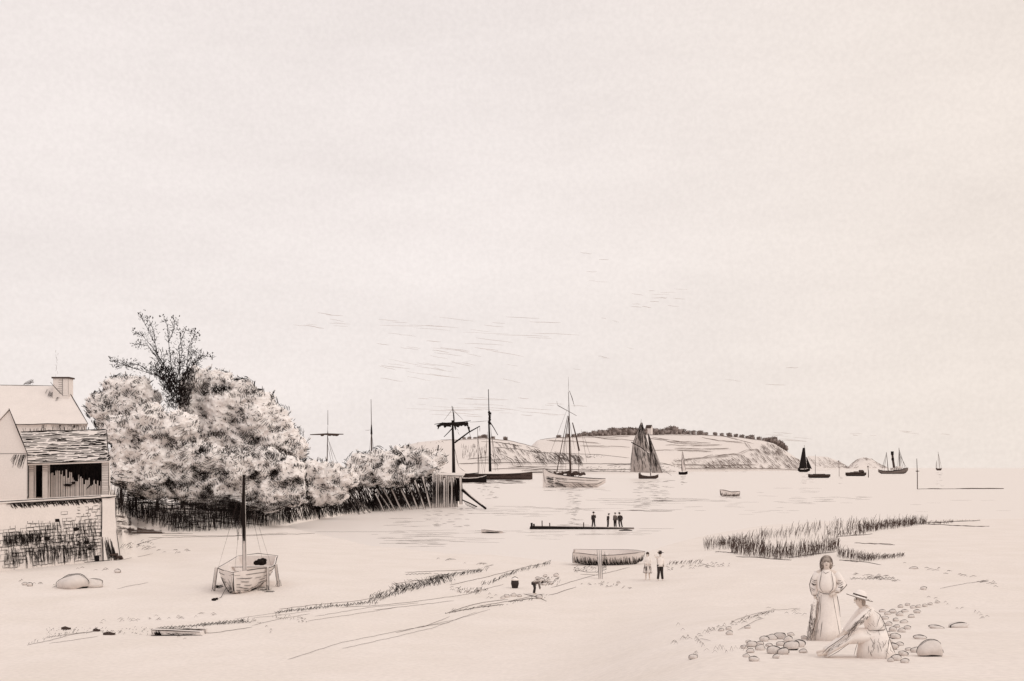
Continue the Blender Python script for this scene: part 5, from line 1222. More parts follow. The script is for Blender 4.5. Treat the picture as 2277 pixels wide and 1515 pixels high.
def person(loc, label, facing=0.0, h=1.7, J=None, E=None, top='dcloth', legs='dcloth', hat='cap', hair='hair', skirt=None, group=None, marks=0.0):
    root = empty('person', loc, label, 'person', group, rz=facing); s = h / 1.7; root.scale = (s, s, s)
    if J is None: J, E = skeleton()
    me = bone_mesh(J, E, 'pelvis'); me.materials.append(M['skin']); b = bpy.data.objects.new('body', me); COL.objects.link(b); b.parent = root
    g = lambda k: V(J[k][:3])
    # trousers or skirt
    if skirt:
        mb = MB(); p0 = g('spine') * .3 + g('pelvis') * .7; kn = (g('knl') + g('knr')) / 2; an = (g('anl') + g('anr')) / 2; hem = V((an.x, an.y, skirt))
        mb.loft([ring(p0 + V((0, 0, .06)), .145, .12), ring(g('pelvis') + V((0, 0, -.05)), .19, .16, fold=.03), ring(kn.lerp(g('pelvis'), .2), .23, .20, fold=.06, ph=.4), ring(hem, .29, .25, fold=.09, ph=.7)], cap=True)
        sk = mb.build('skirt', legs, root, True)
    else:
        for k in 'lr': sleeve([g('hi' + k) + V((0, 0, .07)), g('kn' + k), g('an' + k) + V((0, 0, .03))], [.115, .085, .070], 'trouser_leg', legs, root)
        mb = MB(); mb.loft([ring(g('pelvis') + V((0, 0, .1)), .16, .125), ring(g('pelvis') + V((0, 0, -.02)), .185, .14), ring((g('hil') + g('hir')) / 2 + V((0, 0, -.1)), .16, .12)]); mb.build('trouser_seat', legs, root, True)
    up = (g('chest') - g('pelvis')).normalized(); side = (g('shr') - g('shl')).normalized(); fw = side.cross(up).normalized()
    mb = MB(); c = lambda t: g('pelvis').lerp(g('neck'), t)
    mb.loft([ring(c(-.12), .20, .155, ax=side, ay=fw, fold=.03), ring(c(.15), .17, .135, ax=side, ay=fw), ring(c(.5), .19, .15, ax=side, ay=fw), ring(c(.8), .205, .125, ax=side, ay=fw), ring(c(.95), .11, .08, ax=side, ay=fw), ring(c(1.03), .065, .06, ax=side, ay=fw)])
    jk = mb.build('jacket', top, root, True)
    for k in 'lr': sleeve([g('sh' + k) + V((0, 0, .0)), g('el' + k), g('wr' + k)], [.082, .066, .052], 'sleeve', top, root)
    hd = g('head'); jw = g('jaw'); u2 = (hd - jw).normalized()
    mb = MB(); mb.blob(hd + u2 * .02 + V((0, .025, 0)), (.105, .105, .10), 0, 12, 8, .05, 3, 1)
    if skirt: mb.blob(hd + V((0, .07, -.10)), (.09, .06, .12), 0, 10, 7, .08, 3, 2)
    hr = mb.build('hair', hair, root, True)
    if hat:
        mb = MB(); t = hd + u2 * .05
        if hat == 'cap': mb.loft([ring(t + u2 * -.01, .112, .115), ring(t + u2 * .05, .115, .118), ring(t + u2 * .085, .07, .07)]); mb.box(t + V((0, -.12, -.0)), (.14, .10, .015))
        else: mb.loft([ring(t, .22, .23), ring(t + u2 * .012, .215, .225), ring(t + u2 * .016, .11, .115), ring(t + u2 * .11, .095, .10), ring(t + u2 * .125, .05, .05)])
        mb.build('hat', top if hat == 'cap' else legs, root, True)
    if marks:
        w_ = marks; mb = MB()
        for s_ in (-1, 1):
            mb.stroke([c(.95) + side * .11 * s_, c(.8) + side * .207 * s_, c(.5) + side * .193 * s_, c(.15) + side * .174 * s_, c(-.12) + side * .203 * s_], w_)
        for j in range(5): y = U(.0, .6); x = U(-.15, .15); mb.stroke([c(y) + side * x - fw * .0 + fw * -.155, c(y - .12) + side * (x + U(-.03, .03)) + fw * -.155], w_ * .8)
        mb.build('seam', 'mid', jk)
        if skirt:
            mb = MB()
            for s_ in (-1, 1): mb.stroke([p0 + V((s_ * .146, 0, .06)), g('pelvis') + V((s_ * .193, 0, -.05)), kn.lerp(g('pelvis'), .2) + V((s_ * .235, 0, 0)), hem + V((s_ * .30, 0, 0))], w_)
            mb.stroke([hem + V((.29 * math.cos(a / 12 * 6.283), .255 * math.sin(a / 12 * 6.283), .01)) for a in range(13)], w_)
            for j in range(12): x = U(-.9, .9); yy = -math.sqrt(1 - x * x); a0 = g('pelvis') + V((x * .19, yy * .165, U(-.1, 0))); a1 = hem + V((x * .29, yy * .26, U(.02, .3))); mb.stroke([a0, (a0 + a1) / 2 + V((0, -.03, 0)), a1], w_ * .8)
            mb.build('fold', 'mid', sk)
    return root

# --- landing stage and the four figures on it
def landing():
    a, b = wat(1178, 1177), wat(1412, 1181); root = empty('landing_stage', wat(1290, 1176), 'low dark landing stage with short stub posts, carrying the small standing group', 'jetty')
    Y = 2400 * 7 / 136.0; k = Y / F
    mb = MB(); X = lambda u: (u - CX) / F * Y
    mb.hexa([V((X(1178), Y - .9, -.4)), V((X(1408), Y - .9, -.4)), V((X(1412), Y + 1.0, -.4)), V((X(1180), Y + 1.0, -.4)), V((X(1178), Y - .9, .24)), V((X(1408), Y - .9, .06)), V((X(1412), Y + 1.0, .06)), V((X(1180), Y + 1.0, .26))])
    bw(mb, 'deck', 'gcloth', root)
    mb = MB(); mb.tube([V((X(1178), Y - .93, .16)), V((X(1250), Y - .93, .14)), V((X(1330), Y - .93, .10)), V((X(1395), Y - .93, .04))], [.17, .15, .09, .03], 6)
    for j in range(60): u = 1178 + 170 * R() ** 1.5; mb.stroke([V((X(u), Y - .97, .22)), V((X(u + U(-1, 1)), Y - 1.0, -.02))], U(1, 2) * k)
    bw(mb, 'deck_edge', 'ink', root)
    mb = MB(); mb.stroke([V((X(1180), Y + 1.0, .27)), V((X(1300), Y + 1.0, .17)), V((X(1412), Y + 1.0, .07))], 1.1 * k); bw(mb, 'far_edge', 'mid', root)
    for u, hh, w_ in ((1182, 10, 5), (1187, 8, 4), (1205, 15, 2.4), (1222, 10, 2.6), (1297, 11, 2.4)):
        mb = MB(); mb.tube([V((X(u), Y - .5, -.3)), V((X(u) + .02, Y - .5, .1)), V((X(u), Y - .5, .18 + hh * k))], w_ * .5 * k, 6); bw(mb, 'stub_post', 'ink' if u < 1190 else 'mid', root)
    def at(u, z=.15): return V((X(u), Y + .1, z))
    J, E = skeleton(anl=(-.20, -.05, .09), knl=(-.13, -.05, .5), tol=(-.22, -.18, .035), anr=(.20, .05, .09), tor=(.24, -.08, .035), elr=(.27, .06, 1.15), wrr=(.15, -.12, 1.08), har=(.08, -.15, 1.06))
    person(at(1320, .13), 'man standing with feet apart in a hat, leftmost on the landing stage', .3, 1.72, J, E, hat='brim')
    J, E = skeleton(chest=(-.03, -.05, 1.29), neck=(-.05, -.09, 1.44), jaw=(-.05, -.13, 1.52), head=(-.05, -.13, 1.61), elr=(.2, .1, 1.12), wrr=(.14, .16, .92), har=(.12, .17, .86), anl=(-.04, .05, .09), tol=(-.05, -.1, .035))
    person(at(1352, .10), 'stooping man in a cap, second from left on the landing stage', 1.2, 1.62, J, E)
    J, E = skeleton(); person(at(1369, .09) + V((0, .5, 0)), 'slim upright man partly behind another, third from left on the landing stage', -.6, 1.68, J, E, top='gcloth')
    J, E = skeleton(anr=(.26, .0, .09), knr=(.17, -.05, .5), tor=(.33, -.1, .035), anl=(-.02, .02, .09), pelvis=(.03, 0, .92), head=(-.06, -.04, 1.63), jaw=(-.05, -.05, 1.53), elr=(.27, .05, 1.14))
    person(at(1378, .09) + V((0, -.4, 0)), 'broad dark-coated man with one leg out, rightmost on the landing stage', -.2, 1.72, J, E, hat='brim')
    mb = MB(); pts = [wat(1376 + j * 6, 1180.5) + V((0, 0, .03)) for j in range(6)]; mb.tube(pts, [.03, .08, .12, .12, .1, .03], 5); topw(mb, 'floating_timber', 'ink', wat(1392, 1180), label='short dark timber afloat at the right end of the landing stage', cat='timber')
landing()

# --- couple by the beached rowing boat
g = hit(1440, 1290)
J, E = skeleton(ell=(-.21, -.04, 1.14), wrl=(-.06, -.20, 1.02), hal=(.0, -.22, 1.0), elr=(.23, 0, 1.14), wrr=(.14, -.18, 1.0), har=(.08, -.21, .97), anr=(.12, .03, .09))
person(g, 'woman in a pale knee-length skirt with folded arms, left of the couple', -.25, 1.62, J, E, top='cloth', legs='cloth', hat=None, skirt=.44, marks=.035)
g = hit(1468, 1292)
J, E = skeleton(ell=(-.36, -.02, 1.52), wrl=(-.22, -.06, 1.70), hal=(-.15, -.06, 1.74), elr=(.22, .05, 1.16), wrr=(.21, -.02, .93), anl=(-.13, .04, .09), anr=(.14, -.02, .09))
fingers(J, E, 'l', (.8, 0, .3), (.3, -.3, -.8), .4)
rt = person(g, 'man in dark trousers raising an arm to his hat, right of the couple', .2, 1.66, J, E, top='cloth', legs='dcloth', hat='brim', marks=.03)

# --- stooping gatherer among the rocks
g = hit(1187, 1322)
J, E = skeleton(pelvis=(0, 0, .80), spine=(.10, -.02, .92), chest=(.28, -.05, .98), neck=(.42, -.07, .96), jaw=(.50, -.09, .92), head=(.58, -.09, .90), shl=(.32, -.19, .96), shr=(.32, .12, .98), ell=(.38, -.2, .68), elr=(.38, .12, .70), wrl=(.44, -.16, .42), wrr=(.46, .1, .44), hal=(.46, -.15, .35), har=(.48, .1, .37),
                hil=(0, -.09, .78), hir=(0, .09, .78), knl=(.06, -.1, .44), knr=(.08, .12, .44), anl=(-.02, -.12, .09), anr=(.04, .14, .09), tol=(.14, -.12, .035), tor=(.2, .14, .035))
person(g, 'stooping dark-clothed person gathering among the small rocks in mid-beach', 0, 1.25, J, E, top='gcloth', legs='dcloth', hat='brim', marks=.03)
# dark creel standing nearby
g = hit(1145, 1308); t = empty('creel_basket', g, 'small dark-faced basket with a round lid, left of the stooping person', 'basket'); mb = MB()
mb.loft([ring((0, 0, 0), .16, .15), ring((0, 0, .25), .22, .2), ring((0, 0, .42), .2, .18)]); mb.build('wicker', 'dcloth', t, True)
mb = MB(); mb.loft([ring((0, 0, .43), .21, .19), ring((0, 0, .52), .19, .17), ring((0, 0, .58), .1, .09)]); mb.build('lid', 'cloth', t, True)
mb = MB(); mb.stroke([(-.2, 0, .4), (-.16, 0, .56), (0, -.02, .64), (.16, 0, .56), (.2, 0, .4)], .04); mb.build('handle', 'ink', t)

# --- the two in the foreground
def foreground():
    g = hit(1838, 1424); D = g.y; sc = 1.0; k = D / F
    H = (1424 - 1240) * k
    root = empty('person', g, 'standing woman with long hair, loose pale blouse and long skirt, in the right foreground', 'person', rz=-.30); s = H / 1.7; root.scale = (s, s, s)
    J, E = skeleton(pelvis=(.02, 0, .93), shl=(-.165, 0, 1.385), shr=(.165, 0, 1.385), ell=(-.25, .03, 1.13), wrl=(-.235, -.06, .93), hal=(-.225, -.10, .86), elr=(.31, .02, 1.15), wrr=(.21, -.16, 1.02), har=(.15, -.19, .985), jaw=(-.0, -.04, 1.535), head=(0, -.02, 1.625, .088))
    fingers(J, E, 'l', (0, -.2, -1), (.9, -.3, 0), .7); fingers(J, E, 'r', (-.9, -.2, -.25), (0, .5, -.8), .5)
    me = bone_mesh(J, E, 'pelvis', 2); me.materials.append(M['skin']); me.materials.append(M['ink'])
    mb = MB(); face(mb, J); fm = mb.build('face', ['skin', 'ink'], None, True)
    import bmesh
    bm = bmesh.new(); bm.from_mesh(me); bm.from_mesh(fm.data); bm.to_mesh(me); bm.free(); bpy.data.objects.remove(fm)
    b = bpy.data.objects.new('body', me); COL.objects.link(b); b.parent = root
    for p_ in me.polygons: p_.use_smooth = True
    mb = MB(); mb.loft([ring((.02, 0, 1.04), .15, .125, 20), ring((.02, 0, .92), .19, .165, 20, fold=.02), ring((.0, 0, .60), .235, .21, 20, fold=.05), ring((-.02, 0, .25), .29, .25, 20, fold=.07, ph=.5), ring((-.02, 0, .015), .33, .28, 20, fold=.09, ph=.9)]); sk = mb.build('skirt', 'cloth', root, True)
    mb = MB()
    mb.stroke([(-.14, -.03, 1.03), (-.185, -.04, .9), (-.235, -.05, .6), (-.30, -.05, .25), (-.345, -.05, .03)], .018); mb.stroke([(.17, -.02, 1.0), (.215, -.03, .9), (.25, -.04, .7), (.27, -.04, .5)], .013)
    for j in range(26): x = -.30 + .17 * R(); z = U(.15, .95); f_ = lerp(.16, .30, 1 - z); mb.stroke([(x * (1.25 - z * .45), -.10 - .15 * (1 - z), z), (x * (1.3 - z * .45), -.13 - .15 * (1 - z), z - U(.06, .2))], U(.008, .016))  # shade strokes drawn down the left side of the skirt
    for x0, x1, z0, z1 in ((-.10, -.13, .95, .45), (.12, .2, .95, .5), (-.06, -.12, .6, .1), (.02, .02, .5, .1), (.2, .28, .5, .05)): mb.stroke([(x0, -.165, z0), ((x0 + x1) / 2, -.22, (z0 + z1) / 2), (x1, -.26, z1)], .012)
    mb.build('fold', 'mid', sk)
    mb = MB(); mb.loft([ring((.02, -.01, .99), .155, .135, 16, fold=.05), ring((.01, -.03, 1.06), .20, .175, 16, fold=.03), ring((0, -.03, 1.2), .195, .165, 16), ring((0, -.01, 1.33), .20, .135, 16), ring((0, 0, 1.41), .14, .095, 16), ring((0, 0, 1.455), .07, .065, 16)]); bl = mb.build('blouse', 'cloth', root, True)
    mb = MB()
    for s_ in (-1, 1): mb.stroke([(s_ * .09, -.11, 1.43), (s_ * .115, -.15, 1.3), (s_ * .135, -.17, 1.18), (s_ * .125, -.19, 1.08), (s_ * .06, -.175, 1.0)], .012)
    mb.stroke([(-.13, -.15, 1.0), (-.05, -.18, .975), (.05, -.18, .972), (.15, -.14, 1.0)], .016); mb.stroke([(-.07, -.09, 1.42), (-.02, -.12, 1.385), (.06, -.1, 1.42)], .011)
    mb.stroke([(-.2, -.03, 1.33), (-.205, -.03, 1.2), (-.2, -.03, 1.06), (-.15, -.03, .99)], .013); mb.stroke([(.2, -.02, 1.33), (.2, -.02, 1.2), (.2, -.02, 1.08), (.17, -.02, 1.0)], .012)
    mb.build('blouse_fold', 'mid', bl)
    for k_, rs in (('l', [.085, .085, .05]), ('r', [.085, .09, .05])):
        a = [V(J[q + k_][:3]) for q in ('sh', 'el', 'wr')]; pts = [a[0], a[0].lerp(a[1], .5), a[1], a[1].lerp(a[2], .55), a[2]]
        o = sleeve(pts, [rs[0], .092, rs[1], .075, rs[2]], 'sleeve', 'cloth', root, 12)
        mb = MB(); s_ = -1 if k_ == 'l' else 1
        mb.stroke([p_ + V((s_ * r_, -.02, 0)) for p_, r_ in zip(pts, [.08, .096, .09, .078, .054])], .014)
        for j in range(9): t = R(); q = pts[1].lerp(pts[3], t); mb.stroke([q + V((s_ * .08, -.05, 0)), q + V((s_ * .03, -.09, -.03)), q + V((-s_ * .02, -.095, -.02))], U(.008, .013))
        mb.stroke([pts[4] + V((-.05, -.03, 0)), pts[4] + V((0, -.056, -.01)), pts[4] + V((.05, -.03, 0))], .014); mb.build('sleeve_fold', 'mid', o)
    mb = MB(); mb.blob((0, .03, 1.645), (.112, .105, .105), 0, 14, 10, .06, 3, 4); mb.blob((-.085, .03, 1.55), (.05, .07, .13), 0, 10, 8, .12, 3, 5); mb.blob((.085, .04, 1.57), (.04, .06, .11), 0, 10, 8, .12, 3, 6); mb.blob((0, .09, 1.52), (.09, .05, .15), 0, 10, 8, .1, 3, 7)
    hr = mb.build('hair', 'lhair', root, True); mb = MB()
    for j in range(70): a = U(.15, math.pi - .15) if R() < .6 else U(2.2, 3.6); r = .118; q = V((math.cos(a) * r, -.02 + U(-.04, .04), 1.63 + math.sin(a) * r * .9)); mb.stroke([q, q + V((U(-.02, .02) - .02 * (q.x < 0), -.01, -U(.03, .12)))], U(.007, .012))
    for j in range(26): q = V((-.10 + U(-.03, .03), -.05, U(1.45, 1.6))); mb.stroke([q, q + V((U(-.02, .03), -.01, -U(.03, .08)))], .009)
    mb.stroke([(.10, -.03, 1.55), (.13, -.03, 1.53), (.16, -.02, 1.54)], .012); mb.build('hair_strand', 'mid', hr)
    # long net hanging from her hand
    hw = root.matrix_basis @ V((-.235, -.13, .80)) if False else None
    Rz = -.30; ca, sa = math.cos(Rz), math.sin(Rz)
    def W(p_): p_ = V(p_) * s; return V((p_.x * ca - p_.y * sa, p_.x * sa + p_.y * ca, p_.z)) + g
    mb = MB(); mb.tube([W((-.215, -.135, .86)), W((-.24, -.15, .74)), W((-.25, -.17, .55)), W((-.29, -.2, .3)), W((-.34, -.23, .08)), W((-.36, -.25, .01))], [.02 * s, .055 * s, .065 * s, .05 * s, .03 * s, .012 * s], 8)
    t = empty('folded_net', W((-.36, -.25, .0)), 'dark folded net hanging from the hand of the standing woman', 'net'); bw(mb, 'netting', 'cloth', t, True)
    mb = MB()
    for j in range(110): z = U(.06, .8); f_ = (.8 - z) / .8; q = W((lerp(-.235, -.345, f_) + U(-.06, .06), lerp(-.2, -.28, f_), z)); mb.stroke([q, q + V((U(-.03, .03), -.015, -U(.02, .09)))], U(.009, .016))
    for s_ in (-1, 1): mb.stroke([W((-.24 + s_ * .05, -.2, .75)), W((-.25 + s_ * .062, -.21, .55)), W((-.29 + s_ * .05, -.23, .3)), W((-.345 + s_ * .03, -.25, .07))], .014)
    bw(mb, 'net_cord', 'mid', t)

    # seated woman facing left
    g2 = hit(1945, 1462); D = g2.y; k = D / F; Hh = (1462 - 1316) * k
    root = empty('person', g2, 'seated figure in a drooping sun hat and long pale gown, leaning left in the foreground', 'person'); s = Hh / 1.22; root.scale = (s, s, s)
    J, E = skeleton(pelvis=(.0, 0, .42), spine=(-.04, 0, .60), chest=(-.13, 0, .80), neck=(-.22, 0, .95), jaw=(-.31, -.02, 1.0), head=(-.29, -.01, 1.10, .088), shl=(-.15, -.17, .88), shr=(-.15, .17, .88),
                    ell=(-.40, -.22, .68), wrl=(-.58, -.20, .50), hal=(-.64, -.19, .46), elr=(-.34, .2, .64), wrr=(-.52, .12, .46), har=(-.58, .10, .42), hil=(-.02, -.10, .40), hir=(-.02, .10, .40), knl=(-.50, -.12, .40), knr=(-.46, .12, .42), anl=(-.95, -.10, .09), anr=(-.90, .12, .09), tol=(-1.10, -.10, .06), tor=(-1.05, .14, .06))
    fingers(J, E, 'l', (-.85, .1, -.4), (-.3, 0, -.9), .4); fingers(J, E, 'r', (-.85, -.1, -.4), (-.3, 0, -.9), .4)
    me = bone_mesh(J, E, 'pelvis', 2); me.materials.append(M['skin']); me.materials.append(M['ink'])
    mb = MB(); face(mb, J, (-1, -.15, -.25)); fm = mb.build('face', ['skin', 'ink'], None, True)
    bm = bmesh.new(); bm.from_mesh(me); bm.from_mesh(fm.data); bm.to_mesh(me); bm.free(); bpy.data.objects.remove(fm)
    b = bpy.data.objects.new('body', me); COL.objects.link(b); b.parent = root
    for p_ in me.polygons: p_.use_smooth = True
    mb = MB()                                   # bodice following the leaning back
    ax = V((.86, 0, .38)).normalized(); ay = V((0, 1, 0))
    mb.loft([ring((.02, 0, .42), .19, .22, 16, ay=ay), ring((-.02, 0, .6), .16, .19, 16, ax=ax, ay=ay), ring((-.10, 0, .78), .15, .205, 16, ax=ax, ay=ay), ring((-.16, 0, .89), .12, .18, 16, ax=ax, ay=ay), ring((-.215, 0, .955), .06, .075, 16, ax=ax, ay=ay)]); bd = mb.build('bodice', 'cloth', root, True)
    mb = MB()                                   # gown spreading on the ground and over the legs
    mb.loft([ring((.02, 0, .52), .19, .21, 18), ring((-.02, 0, .40), .27, .26, 18, fold=.03), ring((.0, 0, .18), .31, .30, 18, fold=.05, ph=.6), ring((.02, 0, .01), .36, .34, 18, fold=.07, ph=1)])
    mb.loft([ring((-.08, 0, .41), .14, .24, 16, ax=(0, 0, 1), ay=(0, 1, 0)), ring((-.46, 0, .40), .15, .25, 16, ax=(.3, 0, 1), ay=(0, 1, 0), fold=.03), ring((-.72, 0, .24), .14, .24, 16, ax=(.5, 0, .9), ay=(0, 1, 0), fold=.04), ring((-.90, 0, .12), .11, .22, 16, ax=(.5, 0, .9), ay=(0, 1, 0), fold=.05)]); gn = mb.build('gown', 'cloth', root, True)
    mb = MB()
    mb.stroke([(-.08, -.2, .90), (.04, -.16, .82), (.14, -.12, .66), (.20, -.1, .48), (.30, -.1, .2), (.37, -.1, .02)], .013); mb.stroke([(.18, -.29, .42), (.14, -.32, .25), (.08, -.36, .02)], .012)
    mb.stroke([(-.5, -.20, .53), (-.72, -.22, .36), (-.93, -.2, .21), (-1.02, -.16, .1)], .014); mb.stroke([(-.55, -.25, .3), (-.75, -.24, .15), (-.92, -.2, .04)], .012); mb.stroke([(-.40, -.28, .34), (-.44, -.27, .2), (-.46, -.24, .08)], .011)
    for j in range(10): x = U(-.2, .1); z = U(.45, .75); mb.stroke([(x - .03, -.22, z), (x + U(-.02, .04), -.24, z - U(.04, .09))], .011)
    mb.stroke([(.18, -.12, .56), (.10, -.20, .54), (-.05, -.22, .53), (-.17, -.15, .52)], .014)
    mb.stroke([(-.24, -.07, .93), (-.20, -.10, .90), (-.15, -.13, .90)], .010); mb.stroke([(.05, -.18, .82), (.0, -.21, .72), (-.03, -.205, .60)], .011); mb.stroke([(.12, -.16, .66), (.08, -.21, .60), (.02, -.22, .55)], .010)
    for j in range(16): x = U(-.22, .26); z = U(.08, .36); mb.stroke([(x, -.27 - .1 * (.42 - z), z + .06), (x + U(-.03, .03), -.29 - .1 * (.42 - z), z), (x + U(-.05, .05), -.31 - .1 * (.42 - z), z - U(.03, .08))], .010)
    for j in range(18): t = U(.1, .9); x = lerp(-.45, -.95, t); z = lerp(.46, .16, t); mb.stroke([(x, -.235, z + U(-.06, .06)), (x - U(.05, .12), -.245, z - U(.03, .09))], .010)
    mb.build('gown_fold', 'mid', gn)
    for k_ in 'lr':
        a = [V(J[q + k_][:3]) for q in ('sh', 'el', 'wr')]; o = sleeve([a[0], a[0].lerp(a[1], .5), a[1], a[2]], [.08, .085, .075, .055], 'sleeve', 'cloth', root, 12)
        if k_ == 'l':
            mb = MB()
            for j in range(80): t = R(); q = a[0].lerp(a[1], t * 2) if t < .5 else a[1].lerp(a[2], t * 2 - 1); q = q + V((U(-.02, .02), -.085, U(-.06, .06))); mb.stroke([q, q + V((-U(.02, .06), -.005, -U(.03, .07)))], U(.009, .016))
            mb.build('sleeve_stripe', 'mid', o)
    hd = V(J['head'][:3]); mb = MB(); mb.blob(hd + V((.03, 0, .02)), (.105, .10, .10), 0, 12, 8, .06, 3, 3); mb.blob(hd + V((.06, 0, -.08)), (.06, .08, .08), 0, 10, 7, .1, 3, 6); mb.build('hair', 'lhair', root, True)
    u2 = V((.28, 0, .96)).normalized(); ax2 = V((.96, 0, -.28)).normalized(); t = hd + u2 * .03; mb = MB()
    mb.loft([ring(t - u2 * .03, .24, .23, 20, ax=ax2, ay=V((0, 1, 0)), fold=.03), ring(t - u2 * .01, .225, .215, 20, ax=ax2, ay=V((0, 1, 0)), fold=.03), ring(t + u2 * .01, .12, .12, 20, ax=ax2, ay=V((0, 1, 0))), ring(t + u2 * .10, .10, .10, 20, ax=ax2, ay=V((0, 1, 0))), ring(t + u2 * .125, .05, .05, 20, ax=ax2, ay=V((0, 1, 0)))]); ht = mb.build('sun_hat', 'cloth', root, True)
    mb = MB(); rr = ring(t - u2 * .02, .242, .232, 20, ax=ax2, ay=V((0, 1, 0)), fold=.03); mb.stroke(rr + [rr[0]], .012); rr = ring(t + u2 * .025, .122, .122, 16, ax=ax2, ay=V((0, 1, 0))); mb.tube(rr + [rr[0]], .012, 4)
    for j in range(40): a = U(3.4, 5.8); r0 = U(.13, .2); q = t - u2 * .005 + ax2 * math.cos(a) * r0 + V((0, math.sin(a) * r0, .008)); mb.stroke([q, q + ax2 * U(.02, .06) + V((0, -.01, -.015))], U(.007, .012))
    mb.build('hat_band', 'mid', ht)
foreground()
# ============================================================= stones
def stone_mesh(i, outline_arc=True, vw=.05):
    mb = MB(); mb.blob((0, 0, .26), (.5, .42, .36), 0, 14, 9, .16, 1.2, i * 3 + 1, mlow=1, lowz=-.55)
    if outline_arc:  # dark arcs drawn over the stone as its outline
        for j in range(2):
            y = -.10 - .16 * j; pp = []
            for a in range(15):
                an = math.pi * (-.08 + 1.16 * a / 14); n_ = V((math.cos(an), y, math.sin(an))).normalized()
                d = 1 + .32 * N.noise(n_ * 1.2 + V(((i * 3 + 1) * 7.1, (i * 3 + 1) * 3.3, i * 3 + 1)))
                pp.append(V((n_.x * .5, n_.y * .42, .26 + n_.z * .36)) * 1 if False else V((n_.x * .5 * d, n_.y * .42 * d, .26 + n_.z * .36 * d)) + n_ * .012)
            if j == 0: mb.stroke(pp, vw, 1)
            else: mb.stroke(pp[int(U(0, 5)):int(U(8, 13))], vw * .65, 1)
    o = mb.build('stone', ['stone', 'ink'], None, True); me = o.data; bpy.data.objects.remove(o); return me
SM = [stone_mesh(i) for i in range(7)] + [stone_mesh(i, True, .02) for i in (2, 4, 1)]
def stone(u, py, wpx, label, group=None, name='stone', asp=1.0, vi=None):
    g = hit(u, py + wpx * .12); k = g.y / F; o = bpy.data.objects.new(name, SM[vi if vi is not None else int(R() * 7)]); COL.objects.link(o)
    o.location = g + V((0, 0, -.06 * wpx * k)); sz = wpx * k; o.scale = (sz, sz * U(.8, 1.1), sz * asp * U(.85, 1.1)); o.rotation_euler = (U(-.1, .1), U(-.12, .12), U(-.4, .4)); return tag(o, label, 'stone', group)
LG = 'small pale rounded stone in the heap left of the standing woman'
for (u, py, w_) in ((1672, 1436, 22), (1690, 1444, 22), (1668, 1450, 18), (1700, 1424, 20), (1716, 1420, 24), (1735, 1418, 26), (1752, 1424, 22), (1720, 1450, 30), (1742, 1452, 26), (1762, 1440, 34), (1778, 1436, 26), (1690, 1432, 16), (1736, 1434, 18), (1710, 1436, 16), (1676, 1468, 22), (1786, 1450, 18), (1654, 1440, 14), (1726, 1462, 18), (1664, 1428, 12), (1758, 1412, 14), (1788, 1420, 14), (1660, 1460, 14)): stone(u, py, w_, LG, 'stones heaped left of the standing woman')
LG = 'small pale rounded stone in the bank right of the seated figure'
for (u, py, w_) in ((1962, 1360, 14), (1974, 1366, 14), (1968, 1376, 14), (1985, 1362, 16), (2000, 1368, 18), (1992, 1380, 14), (2012, 1360, 14), (2026, 1372, 16), (2010, 1384, 16), (1976, 1390, 15), (1985, 1402, 18), (1972, 1412, 20), (1994, 1394, 14), (1990, 1418, 22), (1975, 1428, 20), (2005, 1404, 18), (2018, 1398, 14), (1985, 1440, 24), (2000, 1434, 18), (1978, 1452, 22), (1992, 1466, 24), (2008, 1456, 20), (2020, 1446, 14), (2012, 1472, 18), (1980, 1470, 16), (2030, 1352, 12), (2042, 1350, 12), (2056, 1348, 11), (2068, 1344, 11), (2084, 1340, 10), (2040, 1362, 14), (2002, 1350, 12), (2018, 1346, 10), (1960, 1396, 13), (1966, 1444, 16)): stone(u, py, w_, LG, 'stones banked right of the seated figure')
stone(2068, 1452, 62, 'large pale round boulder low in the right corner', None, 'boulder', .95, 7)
stone(2036, 1448, 24, 'dark-edged stone touching the left side of the large corner boulder')
stone(2046, 1418, 26, 'flat pale stone just above the large corner boulder', None, 'stone', .7)
stone(2082, 1394, 30, 'low stone with a dark underside, left of the far right rock', None, 'stone', .5)
stone(2132, 1390, 46, 'long low rock with a dark underside, farthest right on the sand', None, 'rock', .55)
stone(2032, 1263, 18, 'lone low stone on bare sand between the reeds and right edge', None, 'stone', .6); stone(2054, 1310, 13, 'lone tiny round stone on bare sand above the stone bank')
stone(1541, 1463, 20, 'lone round stone by the bottom edge, left of the stone heap'); stone(1622, 1410, 17, 'round stone beside the drift line, below two smaller ones'); stone(1604, 1402, 13, 'left one of two small stones on the drift line'); stone(1620, 1399, 13, 'right one of two small stones on the drift line'); stone(1662, 1396, 16, 'lone stone at the right end of the drift line')
stone(168, 1298, 78, 'large pale boulder lying on the sand in front of the sea wall', None, 'boulder', .8, 8); stone(205, 1300, 50, 'smaller pale rock leaning against the large boulder by the wall', None, 'rock', .8, 9)
stone(262, 1272, 16, 'small rock alone on the sand right of the large boulder by the wall'); stone(66, 1302, 14, 'small pale stone left of the large boulder by the wall'); stone(55, 1300, 12, 'tiny pale stone nearest the left edge')
LG = 'small rock scattered round the stooping person'
for (u, py, w_) in ((1127, 1327, 12), (1142, 1325, 12), (1155, 1326, 11), (1212, 1282, 10), (1236, 1281, 12), (1205, 1292, 13), (1218, 1293, 12), (1224, 1298, 13), (1210, 1300, 12), (1118, 1330, 10), (1020, 1316, 8), (1040, 1315, 9), (1066, 1313, 11), (1196, 1288, 12), (1200, 1330, 14), (1375, 1296, 8)): stone(u, py, w_, LG, 'rocks around the stooping person')

